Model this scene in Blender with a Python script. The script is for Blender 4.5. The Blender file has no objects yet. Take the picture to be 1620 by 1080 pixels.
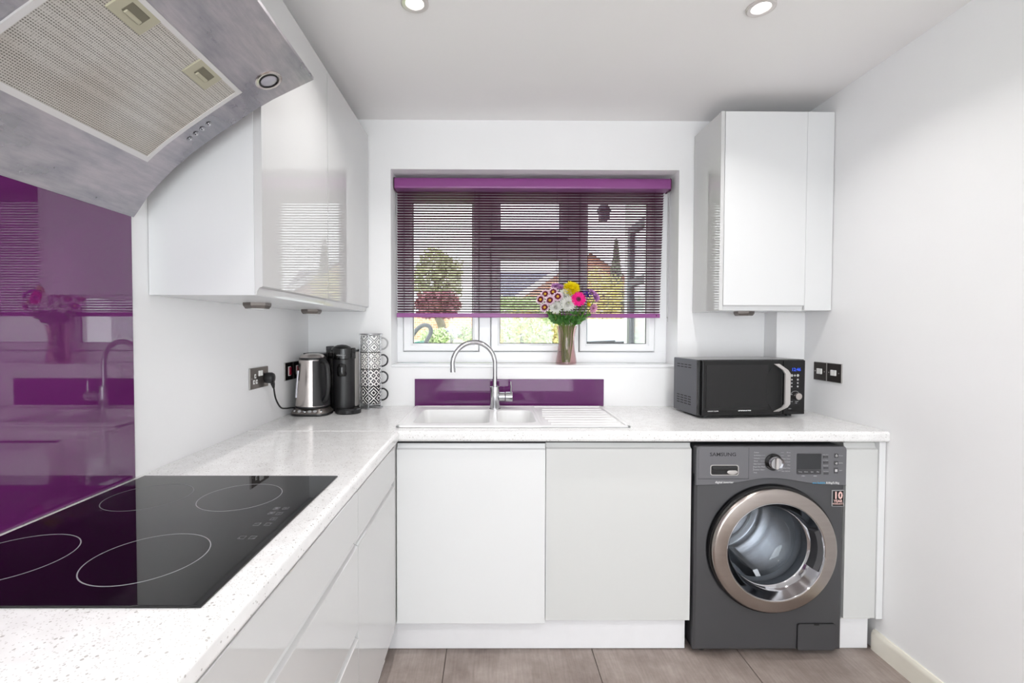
import bpy, bmesh, math, random
from mathutils import Vector, Matrix, Euler
R = math.radians
rnd = random.Random(7)
scene = bpy.context.scene
C = scene.collection

# ------------------------------------------------------------------ camera
cam_d = bpy.data.cameras.new('camera')
cam = bpy.data.objects.new('camera', cam_d)
C.objects.link(cam)
cam_d.sensor_width = 36.0
cam_d.lens = 732.04 / 1620 * 36.0
cam_d.shift_x = (810 - 780.9) / 1620
cam_d.clip_start = 0.02
cam_d.clip_end = 300
cam.matrix_world = (Matrix.Translation((0, 0, 1.308)) @ Matrix.Rotation(R(-0.3226), 4, 'Z')
                    @ Matrix.Rotation(R(90 - 1.3625), 4, 'X') @ Matrix.Rotation(R(0.143), 4, 'Z'))
scene.camera = cam

# ------------------------------------------------------------------ world, exposure, large lights
world = bpy.data.worlds.new('sky')
scene.world = world
world.use_nodes = True
wn = world.node_tree.nodes
wn['Background'].inputs['Color'].default_value = (0.93, 0.965, 1.0, 1)
wn['Background'].inputs['Strength'].default_value = 3.4
vs = scene.view_settings
vs.view_transform = 'Standard'
vs.look = 'None'
vs.exposure = 0.11
vs.gamma = 1.0
vs.use_curve_mapping = False


def area_light(name, loc, rot, sx, sy, power, col=(1, 1, 1), shape='RECTANGLE', spread=180):
    l = bpy.data.lights.new(name, 'AREA')
    l.shape = shape
    l.size = sx
    l.size_y = sy
    l.energy = power
    l.color = col
    l.spread = R(spread)
    o = bpy.data.objects.new(name, l)
    C.objects.link(o)
    o.location = loc
    o.rotation_euler = rot
    return o


# added fill light behind the camera, set before the added glazed door
area_light('added_rear_fill', (0.3, -2.42, 1.2), (R(90), 0, 0), 2.0, 2.0, 32, (0.955, 0.985, 1.0))
# daylight entering at the kitchen window
# (sampling portal only: the light itself is the sky outside)
area_light('window_portal', (0.23, 2.74, 1.62), (R(-90), 0, 0), 1.5, 1.0, 1).data.cycles.is_portal = True

# ------------------------------------------------------------------ main dimensions
YB, YF, XL, XF, XR, ZC, W = 2.432, 1.816, -0.958, -0.361, 1.584, 2.40, 0.91
WX0, WX1, WZ0, WZ1 = -0.5246, 0.982, 1.127, 2.1465   # window opening
YREAR = -2.5
LBX = -0.376      # front plane of the left base units
XC = -0.64        # front plane of the left wall units
ZCB, ZCT = 1.405, 2.318


# ------------------------------------------------------------------ materials
def lin(c):
    c = c / 255.0
    return c / 12.92 if c <= 0.04045 else ((c + 0.055) / 1.055) ** 2.4


def rgb(r, g, b):
    return (lin(r), lin(g), lin(b), 1)


def new_mat(name):
    m = bpy.data.materials.new(name)
    m.use_nodes = True
    nt = m.node_tree
    return m, nt, nt.nodes['Principled BSDF']


def node(nt, kind, **kw):
    n = nt.nodes.new(kind)
    for k, v in kw.items():
        setattr(n, k, v)
    return n


def ramp(nt, fac, stops):
    n = nt.nodes.new('ShaderNodeValToRGB')
    cr = n.color_ramp
    while len(cr.elements) < len(stops):
        cr.elements.new(0.5)
    for e, (p, c) in zip(cr.elements, stops):
        e.position = p
        e.color = c
    nt.links.new(fac, n.inputs['Fac'])
    return n.outputs['Color']


def coords(nt, scale=(1, 1, 1)):
    tc = node(nt, 'ShaderNodeTexCoord')
    mp = node(nt, 'ShaderNodeMapping')
    mp.inputs['Scale'].default_value = scale
    nt.links.new(tc.outputs['Object'], mp.inputs['Vector'])
    return mp.outputs['Vector']


def mat(name, col, rough=0.5, metal=0.0, spec=0.5, coat=0.0, emis=None, estr=0.0, vary=0.0, vscale=8.0,
        bump=0.0, bscale=60.0, stretch=(1, 1, 1), rvary=0.0):
    m, nt, p = new_mat(name)
    p.inputs['Base Color'].default_value = col
    p.inputs['Roughness'].default_value = rough
    p.inputs['Metallic'].default_value = metal
    p.inputs['Specular IOR Level'].default_value = spec
    p.inputs['Coat Weight'].default_value = coat
    p.inputs['Coat Roughness'].default_value = 0.03
    if emis:
        p.inputs['Emission Color'].default_value = emis
        p.inputs['Emission Strength'].default_value = estr
    if vary or bump or rvary:
        vec = coords(nt, stretch)
    if vary or rvary:
        nz = node(nt, 'ShaderNodeTexNoise')
        nz.inputs['Scale'].default_value = vscale
        nz.inputs['Detail'].default_value = 5
        nt.links.new(vec, nz.inputs['Vector'])
        if vary:
            a = tuple(max(0, c * (1 - vary)) for c in col[:3]) + (1,)
            b = tuple(min(1, c * (1 + vary)) for c in col[:3]) + (1,)
            nt.links.new(ramp(nt, nz.outputs['Fac'], [(0.3, a), (0.7, b)]), p.inputs['Base Color'])
        if rvary:
            mr = node(nt, 'ShaderNodeMapRange')
            mr.inputs['From Min'].default_value = 0.3
            mr.inputs['From Max'].default_value = 0.7
            mr.inputs['To Min'].default_value = max(0.02, rough - rvary)
            mr.inputs['To Max'].default_value = rough + rvary
            nt.links.new(nz.outputs['Fac'], mr.inputs['Value'])
            nt.links.new(mr.outputs['Result'], p.inputs['Roughness'])
    if bump:
        nb = node(nt, 'ShaderNodeTexNoise')
        nb.inputs['Scale'].default_value = bscale
        nb.inputs['Detail'].default_value = 4
        nt.links.new(vec, nb.inputs['Vector'])
        bp = node(nt, 'ShaderNodeBump')
        bp.inputs['Strength'].default_value = bump
        bp.inputs['Distance'].default_value = 0.002
        nt.links.new(nb.outputs['Fac'], bp.inputs['Height'])
        nt.links.new(bp.outputs['Normal'], p.inputs['Normal'])
    return m


def glass_mat(name, tint=(1, 1, 1, 1), gloss=1.0, ior=1.45):
    """thin clear sheet: tinted see-through with a Fresnel reflection"""
    m = bpy.data.materials.new(name)
    m.use_nodes = True
    nt = m.node_tree
    nt.nodes.clear()
    out = node(nt, 'ShaderNodeOutputMaterial')
    mix = node(nt, 'ShaderNodeMixShader')
    tr = node(nt, 'ShaderNodeBsdfTransparent')
    gl = node(nt, 'ShaderNodeBsdfGlossy')
    fr = node(nt, 'ShaderNodeLayerWeight')
    pw = node(nt, 'ShaderNodeMath', operation='POWER')
    pw.inputs[1].default_value = 4.0
    ma = node(nt, 'ShaderNodeMath', operation='MULTIPLY_ADD')
    ma.inputs[1].default_value = 0.9
    ma.inputs[2].default_value = 0.045
    mu = node(nt, 'ShaderNodeMath', operation='MULTIPLY')
    tr.inputs['Color'].default_value = tint
    gl.inputs['Roughness'].default_value = 0.02
    fr.inputs['Blend'].default_value = 0.5
    mu.inputs[1].default_value = gloss
    nt.links.new(fr.outputs['Facing'], pw.inputs[0])
    nt.links.new(pw.outputs[0], ma.inputs[0])
    nt.links.new(ma.outputs[0], mu.inputs[0])
    nt.links.new(mu.outputs[0], mix.inputs['Fac'])
    nt.links.new(tr.outputs[0], mix.inputs[1])
    nt.links.new(gl.outputs[0], mix.inputs[2])
    nt.links.new(mix.outputs[0], out.inputs['Surface'])
    return m


def quartz_mat():
    m, nt, p = new_mat('quartz')
    vec = coords(nt)
    v1 = node(nt, 'ShaderNodeTexVoronoi')
    v1.inputs['Scale'].default_value = 150
    v2 = node(nt, 'ShaderNodeTexVoronoi')
    v2.inputs['Scale'].default_value = 330
    n1 = node(nt, 'ShaderNodeTexNoise')
    n1.inputs['Scale'].default_value = 22
    n1.inputs['Detail'].default_value = 6
    for v in (v1, v2, n1):
        nt.links.new(vec, v.inputs['Vector'])
    base = ramp(nt, n1.outputs['Fac'], [(0.3, rgb(230, 229, 229)), (0.7, rgb(240, 240, 240))])
    # speck = small distance to a cell centre, for a random part of the cells
    def speck(v, rad, share):
        lt = node(nt, 'ShaderNodeMath', operation='LESS_THAN')
        lt.inputs[1].default_value = rad
        nt.links.new(v.outputs['Distance'], lt.inputs[0])
        sp = node(nt, 'ShaderNodeSeparateColor')
        nt.links.new(v.outputs['Color'], sp.inputs['Color'])
        g = node(nt, 'ShaderNodeMath', operation='LESS_THAN')
        g.inputs[1].default_value = share
        nt.links.new(sp.outputs['Red'], g.inputs[0])
        mu = node(nt, 'ShaderNodeMath', operation='MULTIPLY')
        nt.links.new(lt.outputs[0], mu.inputs[0])
        nt.links.new(g.outputs[0], mu.inputs[1])
        return mu.outputs[0]
    m1 = node(nt, 'ShaderNodeMixRGB')
    m1.inputs['Color2'].default_value = rgb(186, 183, 180)
    nt.links.new(speck(v1, 0.32, 0.13), m1.inputs['Fac'])
    nt.links.new(base, m1.inputs['Color1'])
    m2 = node(nt, 'ShaderNodeMixRGB')
    m2.inputs['Color2'].default_value = rgb(208, 206, 204)
    nt.links.new(speck(v2, 0.4, 0.26), m2.inputs['Fac'])
    nt.links.new(m1.outputs['Color'], m2.inputs['Color1'])
    nt.links.new(m2.outputs['Color'], p.inputs['Base Color'])
    p.inputs['Roughness'].default_value = 0.12
    return m


def steel_mat(name, base, rough=0.34, streak=(3, 1, 14)):
    m, nt, p = new_mat(name)
    vec = coords(nt, streak)
    n1 = node(nt, 'ShaderNodeTexNoise')
    n1.inputs['Scale'].default_value = 6
    n1.inputs['Detail'].default_value = 7
    n1.inputs['Distortion'].default_value = 0.15
    nt.links.new(vec, n1.inputs['Vector'])
    a = tuple(c * 0.80 for c in base[:3]) + (1,)
    b = (min(1, base[0] * 1.14), min(1, base[1] * 1.09), min(1, base[2] * 1.07), 1)
    n2 = node(nt, 'ShaderNodeTexNoise')          # wiped smears
    n2.inputs['Scale'].default_value = 9
    n2.inputs['Detail'].default_value = 9
    n2.inputs['Roughness'].default_value = 0.7
    v2 = coords(nt, (9, 1.3, 9))
    nt.links.new(v2, n2.inputs['Vector'])
    c1 = ramp(nt, n1.outputs['Fac'], [(0.40, a), (0.60, b)])
    c2 = ramp(nt, n2.outputs['Fac'], [(0.35, (0.86, 0.86, 0.87, 1)), (0.65, (1.06, 1.04, 1.03, 1))])
    mx = node(nt, 'ShaderNodeMixRGB', blend_type='MULTIPLY')
    mx.inputs['Fac'].default_value = 1
    nt.links.new(c1, mx.inputs['Color1'])
    nt.links.new(c2, mx.inputs['Color2'])
    nt.links.new(mx.outputs['Color'], p.inputs['Base Color'])
    mr = node(nt, 'ShaderNodeMapRange')
    mr.inputs['From Min'].default_value = 0.35
    mr.inputs['From Max'].default_value = 0.65
    mr.inputs['To Min'].default_value = rough - 0.08
    mr.inputs['To Max'].default_value = rough + 0.16
    nt.links.new(n1.outputs['Fac'], mr.inputs['Value'])
    nt.links.new(mr.outputs['Result'], p.inputs['Roughness'])
    p.inputs['Metallic'].default_value = 1.0
    return m


def mesh_filter_mat():
    m, nt, p = new_mat('filter_mesh')
    vec = coords(nt, (1.2, 1, 1.4))
    v = node(nt, 'ShaderNodeTexVoronoi')
    v.inputs['Scale'].default_value = 235
    v.inputs['Randomness'].default_value = 0.12
    nt.links.new(vec, v.inputs['Vector'])
    n1 = node(nt, 'ShaderNodeTexNoise')
    n1.inputs['Scale'].default_value = 5
    nt.links.new(vec, n1.inputs['Vector'])
    c = ramp(nt, v.outputs['Distance'], [(0.22, rgb(112, 109, 102)), (0.5, rgb(206, 203, 197))])
    t = ramp(nt, n1.outputs['Fac'], [(0.35, (1, 1, 1, 1)), (0.7, (0.84, 0.79, 0.74, 1))])
    mx = node(nt, 'ShaderNodeMixRGB', blend_type='MULTIPLY')
    mx.inputs['Fac'].default_value = 1
    nt.links.new(c, mx.inputs['Color1'])
    nt.links.new(t, mx.inputs['Color2'])
    nt.links.new(mx.outputs['Color'], p.inputs['Base Color'])
    bp = node(nt, 'ShaderNodeBump')
    bp.inputs['Strength'].default_value = 0.5
    bp.inputs['Distance'].default_value = 0.001
    nt.links.new(v.outputs['Distance'], bp.inputs['Height'])
    nt.links.new(bp.outputs['Normal'], p.inputs['Normal'])
    p.inputs['Metallic'].default_value = 0.6
    p.inputs['Roughness'].default_value = 0.45
    return m


def tile_mat():
    m, nt, p = new_mat('floor_tile')
    tc = node(nt, 'ShaderNodeTexCoord')
    oi = node(nt, 'ShaderNodeObjectInfo')
    ad = node(nt, 'ShaderNodeVectorMath', operation='ADD')
    nt.links.new(tc.outputs['Object'], ad.inputs[0])
    nt.links.new(oi.outputs['Location'], ad.inputs[1])
    n1 = node(nt, 'ShaderNodeTexNoise')
    n1.inputs['Scale'].default_value = 4.5
    n1.inputs['Detail'].default_value = 9
    n1.inputs['Roughness'].default_value = 0.65
    nt.links.new(ad.outputs[0], n1.inputs['Vector'])
    mp = node(nt, 'ShaderNodeMapping')
    mp.inputs['Scale'].default_value = (30, 2.5, 1)
    nt.links.new(ad.outputs[0], mp.inputs['Vector'])
    n2 = node(nt, 'ShaderNodeTexNoise')
    n2.inputs['Scale'].default_value = 4
    n2.inputs['Detail'].default_value = 4
    nt.links.new(mp.outputs[0], n2.inputs['Vector'])
    c1 = ramp(nt, n1.outputs['Fac'], [(0.3, rgb(124, 111, 106)), (0.52, rgb(150, 138, 132)), (0.75, rgb(174, 163, 158))])
    c2 = ramp(nt, n2.outputs['Fac'], [(0.3, (0.86, 0.85, 0.84, 1)), (0.7, (1.08, 1.07, 1.06, 1))])
    mx = node(nt, 'ShaderNodeMixRGB', blend_type='MULTIPLY')
    mx.inputs['Fac'].default_value = 1
    nt.links.new(c1, mx.inputs['Color1'])
    nt.links.new(c2, mx.inputs['Color2'])
    nt.links.new(mx.outputs['Color'], p.inputs['Base Color'])
    p.inputs['Roughness'].default_value = 0.5
    return m


def pattern_mat(name, light, dark, k, metric, freq, thr, h=0.086, half=False):
    """printed cup: a repeating motif round the cup made of rings around each cell centre"""
    m, nt, p = new_mat(name)
    L = nt.links
    tc = node(nt, 'ShaderNodeTexCoord')
    sx = node(nt, 'ShaderNodeSeparateXYZ')
    L.new(tc.outputs['Object'], sx.inputs[0])

    def M(op, a, b=None):
        n = node(nt, 'ShaderNodeMath', operation=op)
        for i, v in enumerate((a, b)):
            if v is None:
                continue
            if isinstance(v, (int, float)):
                n.inputs[i].default_value = v
            else:
                L.new(v, n.inputs[i])
        return n.outputs[0]
    ang = M('ARCTAN2', sx.outputs['Y'], sx.outputs['X'])
    u = M('MULTIPLY', ang, k * 0.052 / h)
    v = M('MULTIPLY', sx.outputs['Z'], k / h)
    if half:
        a = M('ADD', u, v)
        v = M('SUBTRACT', u, v)
        u = a
    du = M('ABSOLUTE', M('SUBTRACT', M('FRACT', u), 0.5))
    dv = M('ABSOLUTE', M('SUBTRACT', M('FRACT', v), 0.5))
    if metric == 1:
        d = M('ADD', du, dv)
    elif metric == 2:
        d = M('SQRT', M('ADD', M('MULTIPLY', du, du), M('MULTIPLY', dv, dv)))
    else:
        d = M('MAXIMUM', du, dv)
    s = M('SINE', M('MULTIPLY', d, freq))
    f = M('GREATER_THAN', s, thr)
    mx = node(nt, 'ShaderNodeMixRGB')
    mx.inputs['Color1'].default_value = light
    mx.inputs['Color2'].default_value = dark
    L.new(f, mx.inputs['Fac'])
    L.new(mx.outputs[0], p.inputs['Base Color'])
    p.inputs['Roughness'].default_value = 0.2
    return m


def brick_mat(name, c1, c2, mortar, scale):
    m, nt, p = new_mat(name)
    tc = node(nt, 'ShaderNodeTexCoord')
    sx = node(nt, 'ShaderNodeSeparateXYZ')
    cx = node(nt, 'ShaderNodeCombineXYZ')
    nt.links.new(tc.outputs['Object'], sx.inputs[0])
    nt.links.new(sx.outputs['X'], cx.inputs['X'])
    nt.links.new(sx.outputs['Z'], cx.inputs['Y'])
    b = node(nt, 'ShaderNodeTexBrick')
    b.inputs['Color1'].default_value = c1
    b.inputs['Color2'].default_value = c2
    b.inputs['Mortar'].default_value = mortar
    b.inputs['Scale'].default_value = scale
    b.inputs['Mortar Size'].default_value = 0.02
    nt.links.new(cx.outputs[0], b.inputs['Vector'])
    nt.links.new(b.outputs['Color'], p.inputs['Base Color'])
    p.inputs['Roughness'].default_value = 0.9
    return m


WHITE = rgb(238, 238, 238)
M = {
    'wall': mat('wall_paint', rgb(243, 243, 244), 0.55, vary=0.012, vscale=2.5, bump=0.12, bscale=45),
    'ceil': mat('ceiling_paint', rgb(240, 238, 238), 0.8, bump=0.05, bscale=60),
    'box': mat('boxing_paint', rgb(243, 243, 244), 0.55),
    'skirt': mat('skirting_gloss', rgb(232, 228, 216), 0.3, vary=0.03, vscale=12),
    'gloss': mat('white_gloss', rgb(207, 207, 207), 0.008, coat=0.25),
    'satin': mat('white_satin', rgb(224, 225, 226), 0.25),
    'grey_door': mat('pale_grey_door', rgb(208, 209, 208), 0.3),
    'carcass': mat('white_carcass', rgb(235, 235, 233), 0.35),
    'plinth': mat('white_plinth', rgb(232, 232, 235), 0.3, vary=0.01, vscale=20),
    'gap': mat('gap_shade', rgb(38, 38, 40), 0.8),  # near-black, paints the shade under the worktop edge
    'quartz': quartz_mat(),
    'upvc': mat('white_upvc', rgb(240, 241, 243), 0.25),
    'seal': mat('black_seal', rgb(40, 40, 42), 0.6),
    'tile': tile_mat(),
    'grout': mat('grout', rgb(84, 76, 72), 0.9),
    'purple_glass': mat('purple_backed_glass', rgb(94, 34, 92), 0.02, spec=0.5, coat=1.0),
    'purple_small': mat('purple_backed_glass_small', rgb(96, 42, 96), 0.05, spec=0.35),
    'blind_front': mat('purple_enamel', rgb(140, 68, 136), 0.35, coat=0.1),
    'slat': mat('plum_slat', rgb(76, 26, 56), 0.5),
    'cord': mat('purple_cord', rgb(92, 52, 88), 0.8),
    'chain': mat('bead_chain', rgb(170, 168, 166), 0.35, metal=0.6),
    'steel': steel_mat('worn_stainless', rgb(176, 175, 181), 0.3, (1.6, 1, 1.6)),
    'frame_steel': mat('pale_frame', rgb(214, 212, 211), 0.4, metal=0.35),
    'filter': mesh_filter_mat(),
    'latch': mat('beige_latch', rgb(176, 172, 150), 0.5),
    'latch_dark': mat('latch_slot', rgb(112, 108, 92), 0.6),
    'chrome': mat('chrome', rgb(196, 196, 199), 0.08, metal=1.0),
    'bezel': mat('satin_bezel', rgb(214, 208, 206), 0.35, metal=0.6),
    'brushed': mat('brushed_steel', rgb(205, 198, 194), 0.27, metal=1.0, vary=0.06, vscale=10, stretch=(40, 40, 1)),
    'nickel': mat('brushed_nickel', rgb(122, 116, 112), 0.35, metal=0.85),
    'nickel_dark': mat('dark_plate', rgb(70, 64, 62), 0.35, metal=0.7),
    'black_plate': mat('black_plate', rgb(28, 27, 28), 0.25),
    'plate_edge': mat('plate_edge', rgb(186, 184, 182), 0.3, metal=0.8),
    'white_pl': mat('white_plastic', rgb(235, 235, 233), 0.35),
    'red': mat('red_rocker', rgb(150, 22, 48), 0.3),
    'black_pl': mat('black_plastic', rgb(26, 26, 28), 0.35),
    'black_matte': mat('black_matte', rgb(16, 16, 17), 0.6),
    'black_gloss': mat('black_gloss', rgb(12, 12, 13), 0.06),
    'hob_glass': mat('hob_glass', rgb(9, 8, 10), 0.02, spec=0.45),
    'hob_line': mat('hob_print', rgb(140, 140, 144), 0.4),
    'hob_line_dim': mat('hob_print_dim', rgb(108, 108, 112), 0.4),
    'sink': mat('white_composite', rgb(236, 236, 236), 0.28),
    'grey_body': mat('graphite_body', rgb(77, 77, 80), 0.36, metal=0.25),
    'grey_panel': mat('graphite_panel', rgb(108, 108, 112), 0.36, metal=0.25),
    'grey_dark': mat('graphite_dark', rgb(60, 60, 63), 0.4),
    'ring': mat('door_ring_steel', rgb(172, 164, 159), 0.22, metal=1.0, vary=0.05, vscale=6, stretch=(1, 1, 12)),
    'drum': mat('drum_steel', rgb(198, 200, 204), 0.25, metal=1.0),
    'gasket': mat('grey_gasket', rgb(92, 96, 102), 0.6),
    'bowl': glass_mat('door_bowl_glass', (0.92, 0.94, 0.96, 1), 0.8),
    'screen': mat('lcd_screen', rgb(46, 48, 51), 0.12),
    'print_w': mat('white_print', rgb(230, 230, 230), 0.5),
    'print_g': mat('grey_print', rgb(176, 176, 178), 0.5),
    'print_d': mat('dark_print', rgb(52, 52, 56), 0.4, metal=0.5),
    'print_b': mat('blue_print', rgb(60, 160, 205), 0.5),
    'print_r': mat('pink_print', rgb(236, 196, 190), 0.5),
    'clock': mat('blue_clock', rgb(30, 60, 160), 0.4, emis=rgb(40, 80, 220), estr=0.9),
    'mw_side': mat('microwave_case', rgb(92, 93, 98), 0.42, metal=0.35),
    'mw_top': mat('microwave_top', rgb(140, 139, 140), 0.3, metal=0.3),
    'mw_front': mat('microwave_front', rgb(22, 22, 23), 0.12, spec=0.35),
    'mw_glass': mat('microwave_glass', rgb(20, 20, 21), 0.04),
    'silver': mat('silver_plastic', rgb(192, 188, 186), 0.38, metal=0.35),
    'ceramic': mat('white_ceramic', rgb(236, 234, 232), 0.15),
    'pane': glass_mat('window_pane', (0.97, 0.985, 0.98, 1), 1.0),
    'vase': glass_mat('pink_vase_glass', (0.955, 0.85, 0.85, 1), 1.0),
    'water': glass_mat('vase_water', (0.99, 0.95, 0.94, 1), 0.3, 1.2),
    'stem': mat('green_stem', rgb(104, 140, 58), 0.6),
    'leaf': mat('green_leaf', rgb(58, 108, 40), 0.5, vary=0.25, vscale=30),
    'lamp_on': mat('lamp_lens', rgb(255, 250, 242), 0.4, emis=(1, 0.96, 0.9, 1), estr=3.0),
    'lens_off': mat('frosted_lens', rgb(236, 236, 236), 0.2),
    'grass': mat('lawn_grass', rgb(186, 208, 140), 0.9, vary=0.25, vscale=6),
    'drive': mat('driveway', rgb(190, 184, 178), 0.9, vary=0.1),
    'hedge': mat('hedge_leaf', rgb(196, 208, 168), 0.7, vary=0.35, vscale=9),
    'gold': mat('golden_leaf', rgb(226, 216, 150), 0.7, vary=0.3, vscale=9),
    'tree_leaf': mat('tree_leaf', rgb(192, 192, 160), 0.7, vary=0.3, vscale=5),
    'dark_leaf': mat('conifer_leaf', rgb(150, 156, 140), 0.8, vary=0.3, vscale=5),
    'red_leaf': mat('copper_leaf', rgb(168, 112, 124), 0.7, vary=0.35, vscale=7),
    'bloom': mat('pale_blossom', rgb(232, 232, 246), 0.7),
    'bark': mat('grey_bark', rgb(128, 118, 108), 0.9, vary=0.2, vscale=12),
    'brick': brick_mat('garden_brick', rgb(205, 140, 116), rgb(222, 166, 140), rgb(226, 212, 200), 4.4),
    'slate': mat('slate_roof', rgb(104, 104, 122), 0.7, vary=0.15, vscale=3),
    'render': mat('white_render', rgb(232, 232, 236), 0.8),
    'car': mat('white_car_paint', rgb(238, 240, 242), 0.15, coat=0.5),
    'car_glass': mat('car_glass', rgb(150, 162, 170), 0.05),
    'tyre': mat('tyre', rgb(30, 30, 32), 0.8),
    'teal': mat('teal_plastic', rgb(40, 140, 132), 0.45),
    'grey_handle': mat('grey_handle', rgb(84, 86, 92), 0.45),
    'lantern': mat('dark_lantern', rgb(48, 46, 66), 0.5),
    'kettle_glass': mat('kettle_gauge', rgb(176, 174, 182), 0.12, metal=0.2),
}


# ------------------------------------------------------------------ mesh helpers
def nb():
    return bmesh.new()


def merge(bm, other):
    me = bpy.data.meshes.new('tmp')
    other.to_mesh(me)
    other.free()
    bm.from_mesh(me)
    bpy.data.meshes.remove(me)


def box(bm, x0, x1, y0, y1, z0, z1, bev=0.0, seg=2, mtx=None):
    t = bmesh.new()
    bmesh.ops.create_cube(t, size=1)
    for v in t.verts:
        v.co = Vector(((x0 + x1) / 2 + v.co.x * (x1 - x0), (y0 + y1) / 2 + v.co.y * (y1 - y0),
                       (z0 + z1) / 2 + v.co.z * (z1 - z0)))
    if bev:
        bmesh.ops.bevel(t, geom=list(t.edges), offset=bev, segments=seg, affect='EDGES', profile=0.5)
    if mtx:
        bmesh.ops.transform(t, matrix=mtx, verts=t.verts)
    merge(bm, t)
    return bm


AX = {'z': Matrix.Identity(4), 'x': Matrix.Rotation(R(90), 4, 'Y'), 'y': Matrix.Rotation(R(-90), 4, 'X')}


def lathe(bm, prof, c=(0, 0, 0), seg=32, axis='z', mtx=None):
    """prof: list of (r, h); r<=0 ends in a pole.  axis y: h grows towards +y"""
    t = bmesh.new()
    rings = []
    for r, h in prof:
        if r <= 1e-6:
            rings.append([t.verts.new((0, 0, h))])
        else:
            rings.append([t.verts.new((r * math.cos(2 * math.pi * i / seg), r * math.sin(2 * math.pi * i / seg), h)) for i in range(seg)])
    for a, b in zip(rings[:-1], rings[1:]):
        for i in range(seg):
            j = (i + 1) % seg
            if len(a) == 1 and len(b) == 1:
                continue
            if len(a) == 1:
                t.faces.new((a[0], b[j], b[i]))
            elif len(b) == 1:
                t.faces.new((a[i], a[j], b[0]))
            else:
                t.faces.new((a[i], a[j], b[j], b[i]))
    bmesh.ops.transform(t, matrix=Matrix.Translation(c) @ (mtx or AX[axis]), verts=t.verts)
    bmesh.ops.recalc_face_normals(t, faces=t.faces)
    merge(bm, t)
    return bm


def cyl(bm, c, r, h, axis='z', seg=32, r2=None, bev=0.0, mtx=None):
    r2 = r if r2 is None else r2
    if bev:
        prof = [(0, 0), (r - bev, 0), (r, bev), (r2, h - bev), (r2 - bev, h), (0, h)]
    else:
        prof = [(0, 0), (r, 0), (r2, h), (0, h)]
    return lathe(bm, prof, c, seg, axis, mtx)


def tube(bm, pts, r, seg=10, closed=False, radii=None):
    pts = [Vector(p) for p in pts]
    n = len(pts)
    t = bmesh.new()
    rings = []
    up = None
    for i, p in enumerate(pts):
        if closed:
            d = pts[(i + 1) % n] - pts[i - 1]
        else:
            d = pts[min(i + 1, n - 1)] - pts[max(i - 1, 0)]
        d.normalize()
        if up is None:
            up = Vector((0, 0, 1)) if abs(d.z) < 0.9 else Vector((1, 0, 0))
        s = d.cross(up).normalized()
        up = s.cross(d).normalized()
        rr = radii[i] if radii else r
        rings.append([t.verts.new(p + s * (rr * math.cos(2 * math.pi * k / seg)) + up * (rr * math.sin(2 * math.pi * k / seg))) for k in range(seg)])
    rng = range(n) if closed else range(n - 1)
    for i in rng:
        a, b = rings[i], rings[(i + 1) % n]
        for k in range(seg):
            t.faces.new((a[k], a[(k + 1) % seg], b[(k + 1) % seg], b[k]))
    if not closed:
        t.faces.new(rings[0][::-1])
        t.faces.new(rings[-1])
    bmesh.ops.recalc_face_normals(t, faces=t.faces)
    merge(bm, t)
    return bm


def smooth_path(pts, n=8):
    """Catmull-Rom through the points"""
    P = [Vector(p) for p in pts]
    P = [P[0]] + P + [P[-1]]
    out = []
    for i in range(1, len(P) - 2):
        for k in range(n):
            t = k / n
            a, b, c, d = P[i - 1], P[i], P[i + 1], P[i + 2]
            out.append(0.5 * ((2 * b) + (c - a) * t + (2 * a - 5 * b + 4 * c - d) * t * t + (3 * b - a - 3 * c + d) * t ** 3))
    out.append(P[-2])
    return out


def prism(bm, prof, axis, a0, a1):
    """prof: 2D points; axis 'y': (x,z) profile run along y; 'x': (y,z) along x; 'z': (x,y) along z"""
    t = bmesh.new()

    def co(p, a):
        return {'y': (p[0], a, p[1]), 'x': (a, p[0], p[1]), 'z': (p[0], p[1], a)}[axis]
    A = [t.verts.new(co(p, a0)) for p in prof]
    B = [t.verts.new(co(p, a1)) for p in prof]
    n = len(prof)
    for i in range(n):
        j = (i + 1) % n
        t.faces.new((A[i], A[j], B[j], B[i]))
    t.faces.new(A)
    t.faces.new(B[::-1])
    bmesh.ops.recalc_face_normals(t, faces=t.faces)
    merge(bm, t)
    return bm


def rloop(x0, x1, y0, y1, r, n=6):
    """rounded rectangle loop, counter-clockwise"""
    out = []
    for cx, cy, a0 in ((x1 - r, y1 - r, 0), (x0 + r, y1 - r, 90), (x0 + r, y0 + r, 180), (x1 - r, y0 + r, 270)):
        for k in range(n + 1):
            a = R(a0 + 90 * k / n)
            out.append((cx + r * math.cos(a), cy + r * math.sin(a)))
    return out


def loft(bm, loops, cap_last=False, cap_first=False):
    """bridge 3-D loops of equal length"""
    t = bmesh.new()
    rs = [[t.verts.new(p) for p in l] for l in loops]
    n = len(rs[0])
    for a, b in zip(rs[:-1], rs[1:]):
        for i in range(n):
            j = (i + 1) % n
            t.faces.new((a[i], a[j], b[j], b[i]))
    if cap_last:
        t.faces.new(rs[-1])
    if cap_first:
        t.faces.new(rs[0][::-1])
    merge(bm, t)
    return bm


def rect_around(loop, x0, x1, y0, y1, c):
    """for each loop point the point of the rectangle in the same direction from c"""
    out = []
    for x, y in loop:
        dx, dy = x - c[0], y - c[1]
        s = 1e9
        if dx > 1e-9:
            s = min(s, (x1 - c[0]) / dx)
        if dx < -1e-9:
            s = min(s, (x0 - c[0]) / dx)
        if dy > 1e-9:
            s = min(s, (y1 - c[1]) / dy)
        if dy < -1e-9:
            s = min(s, (y0 - c[1]) / dy)
        out.append([c[0] + dx * s, c[1] + dy * s])
    for X in (x0, x1):          # snap the nearest ring point to every corner
        for Y in (y0, y1):
            k = min(range(len(out)), key=lambda i: (out[i][0] - X) ** 2 + (out[i][1] - Y) ** 2)
            out[k] = [X, Y]
    return out


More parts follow.
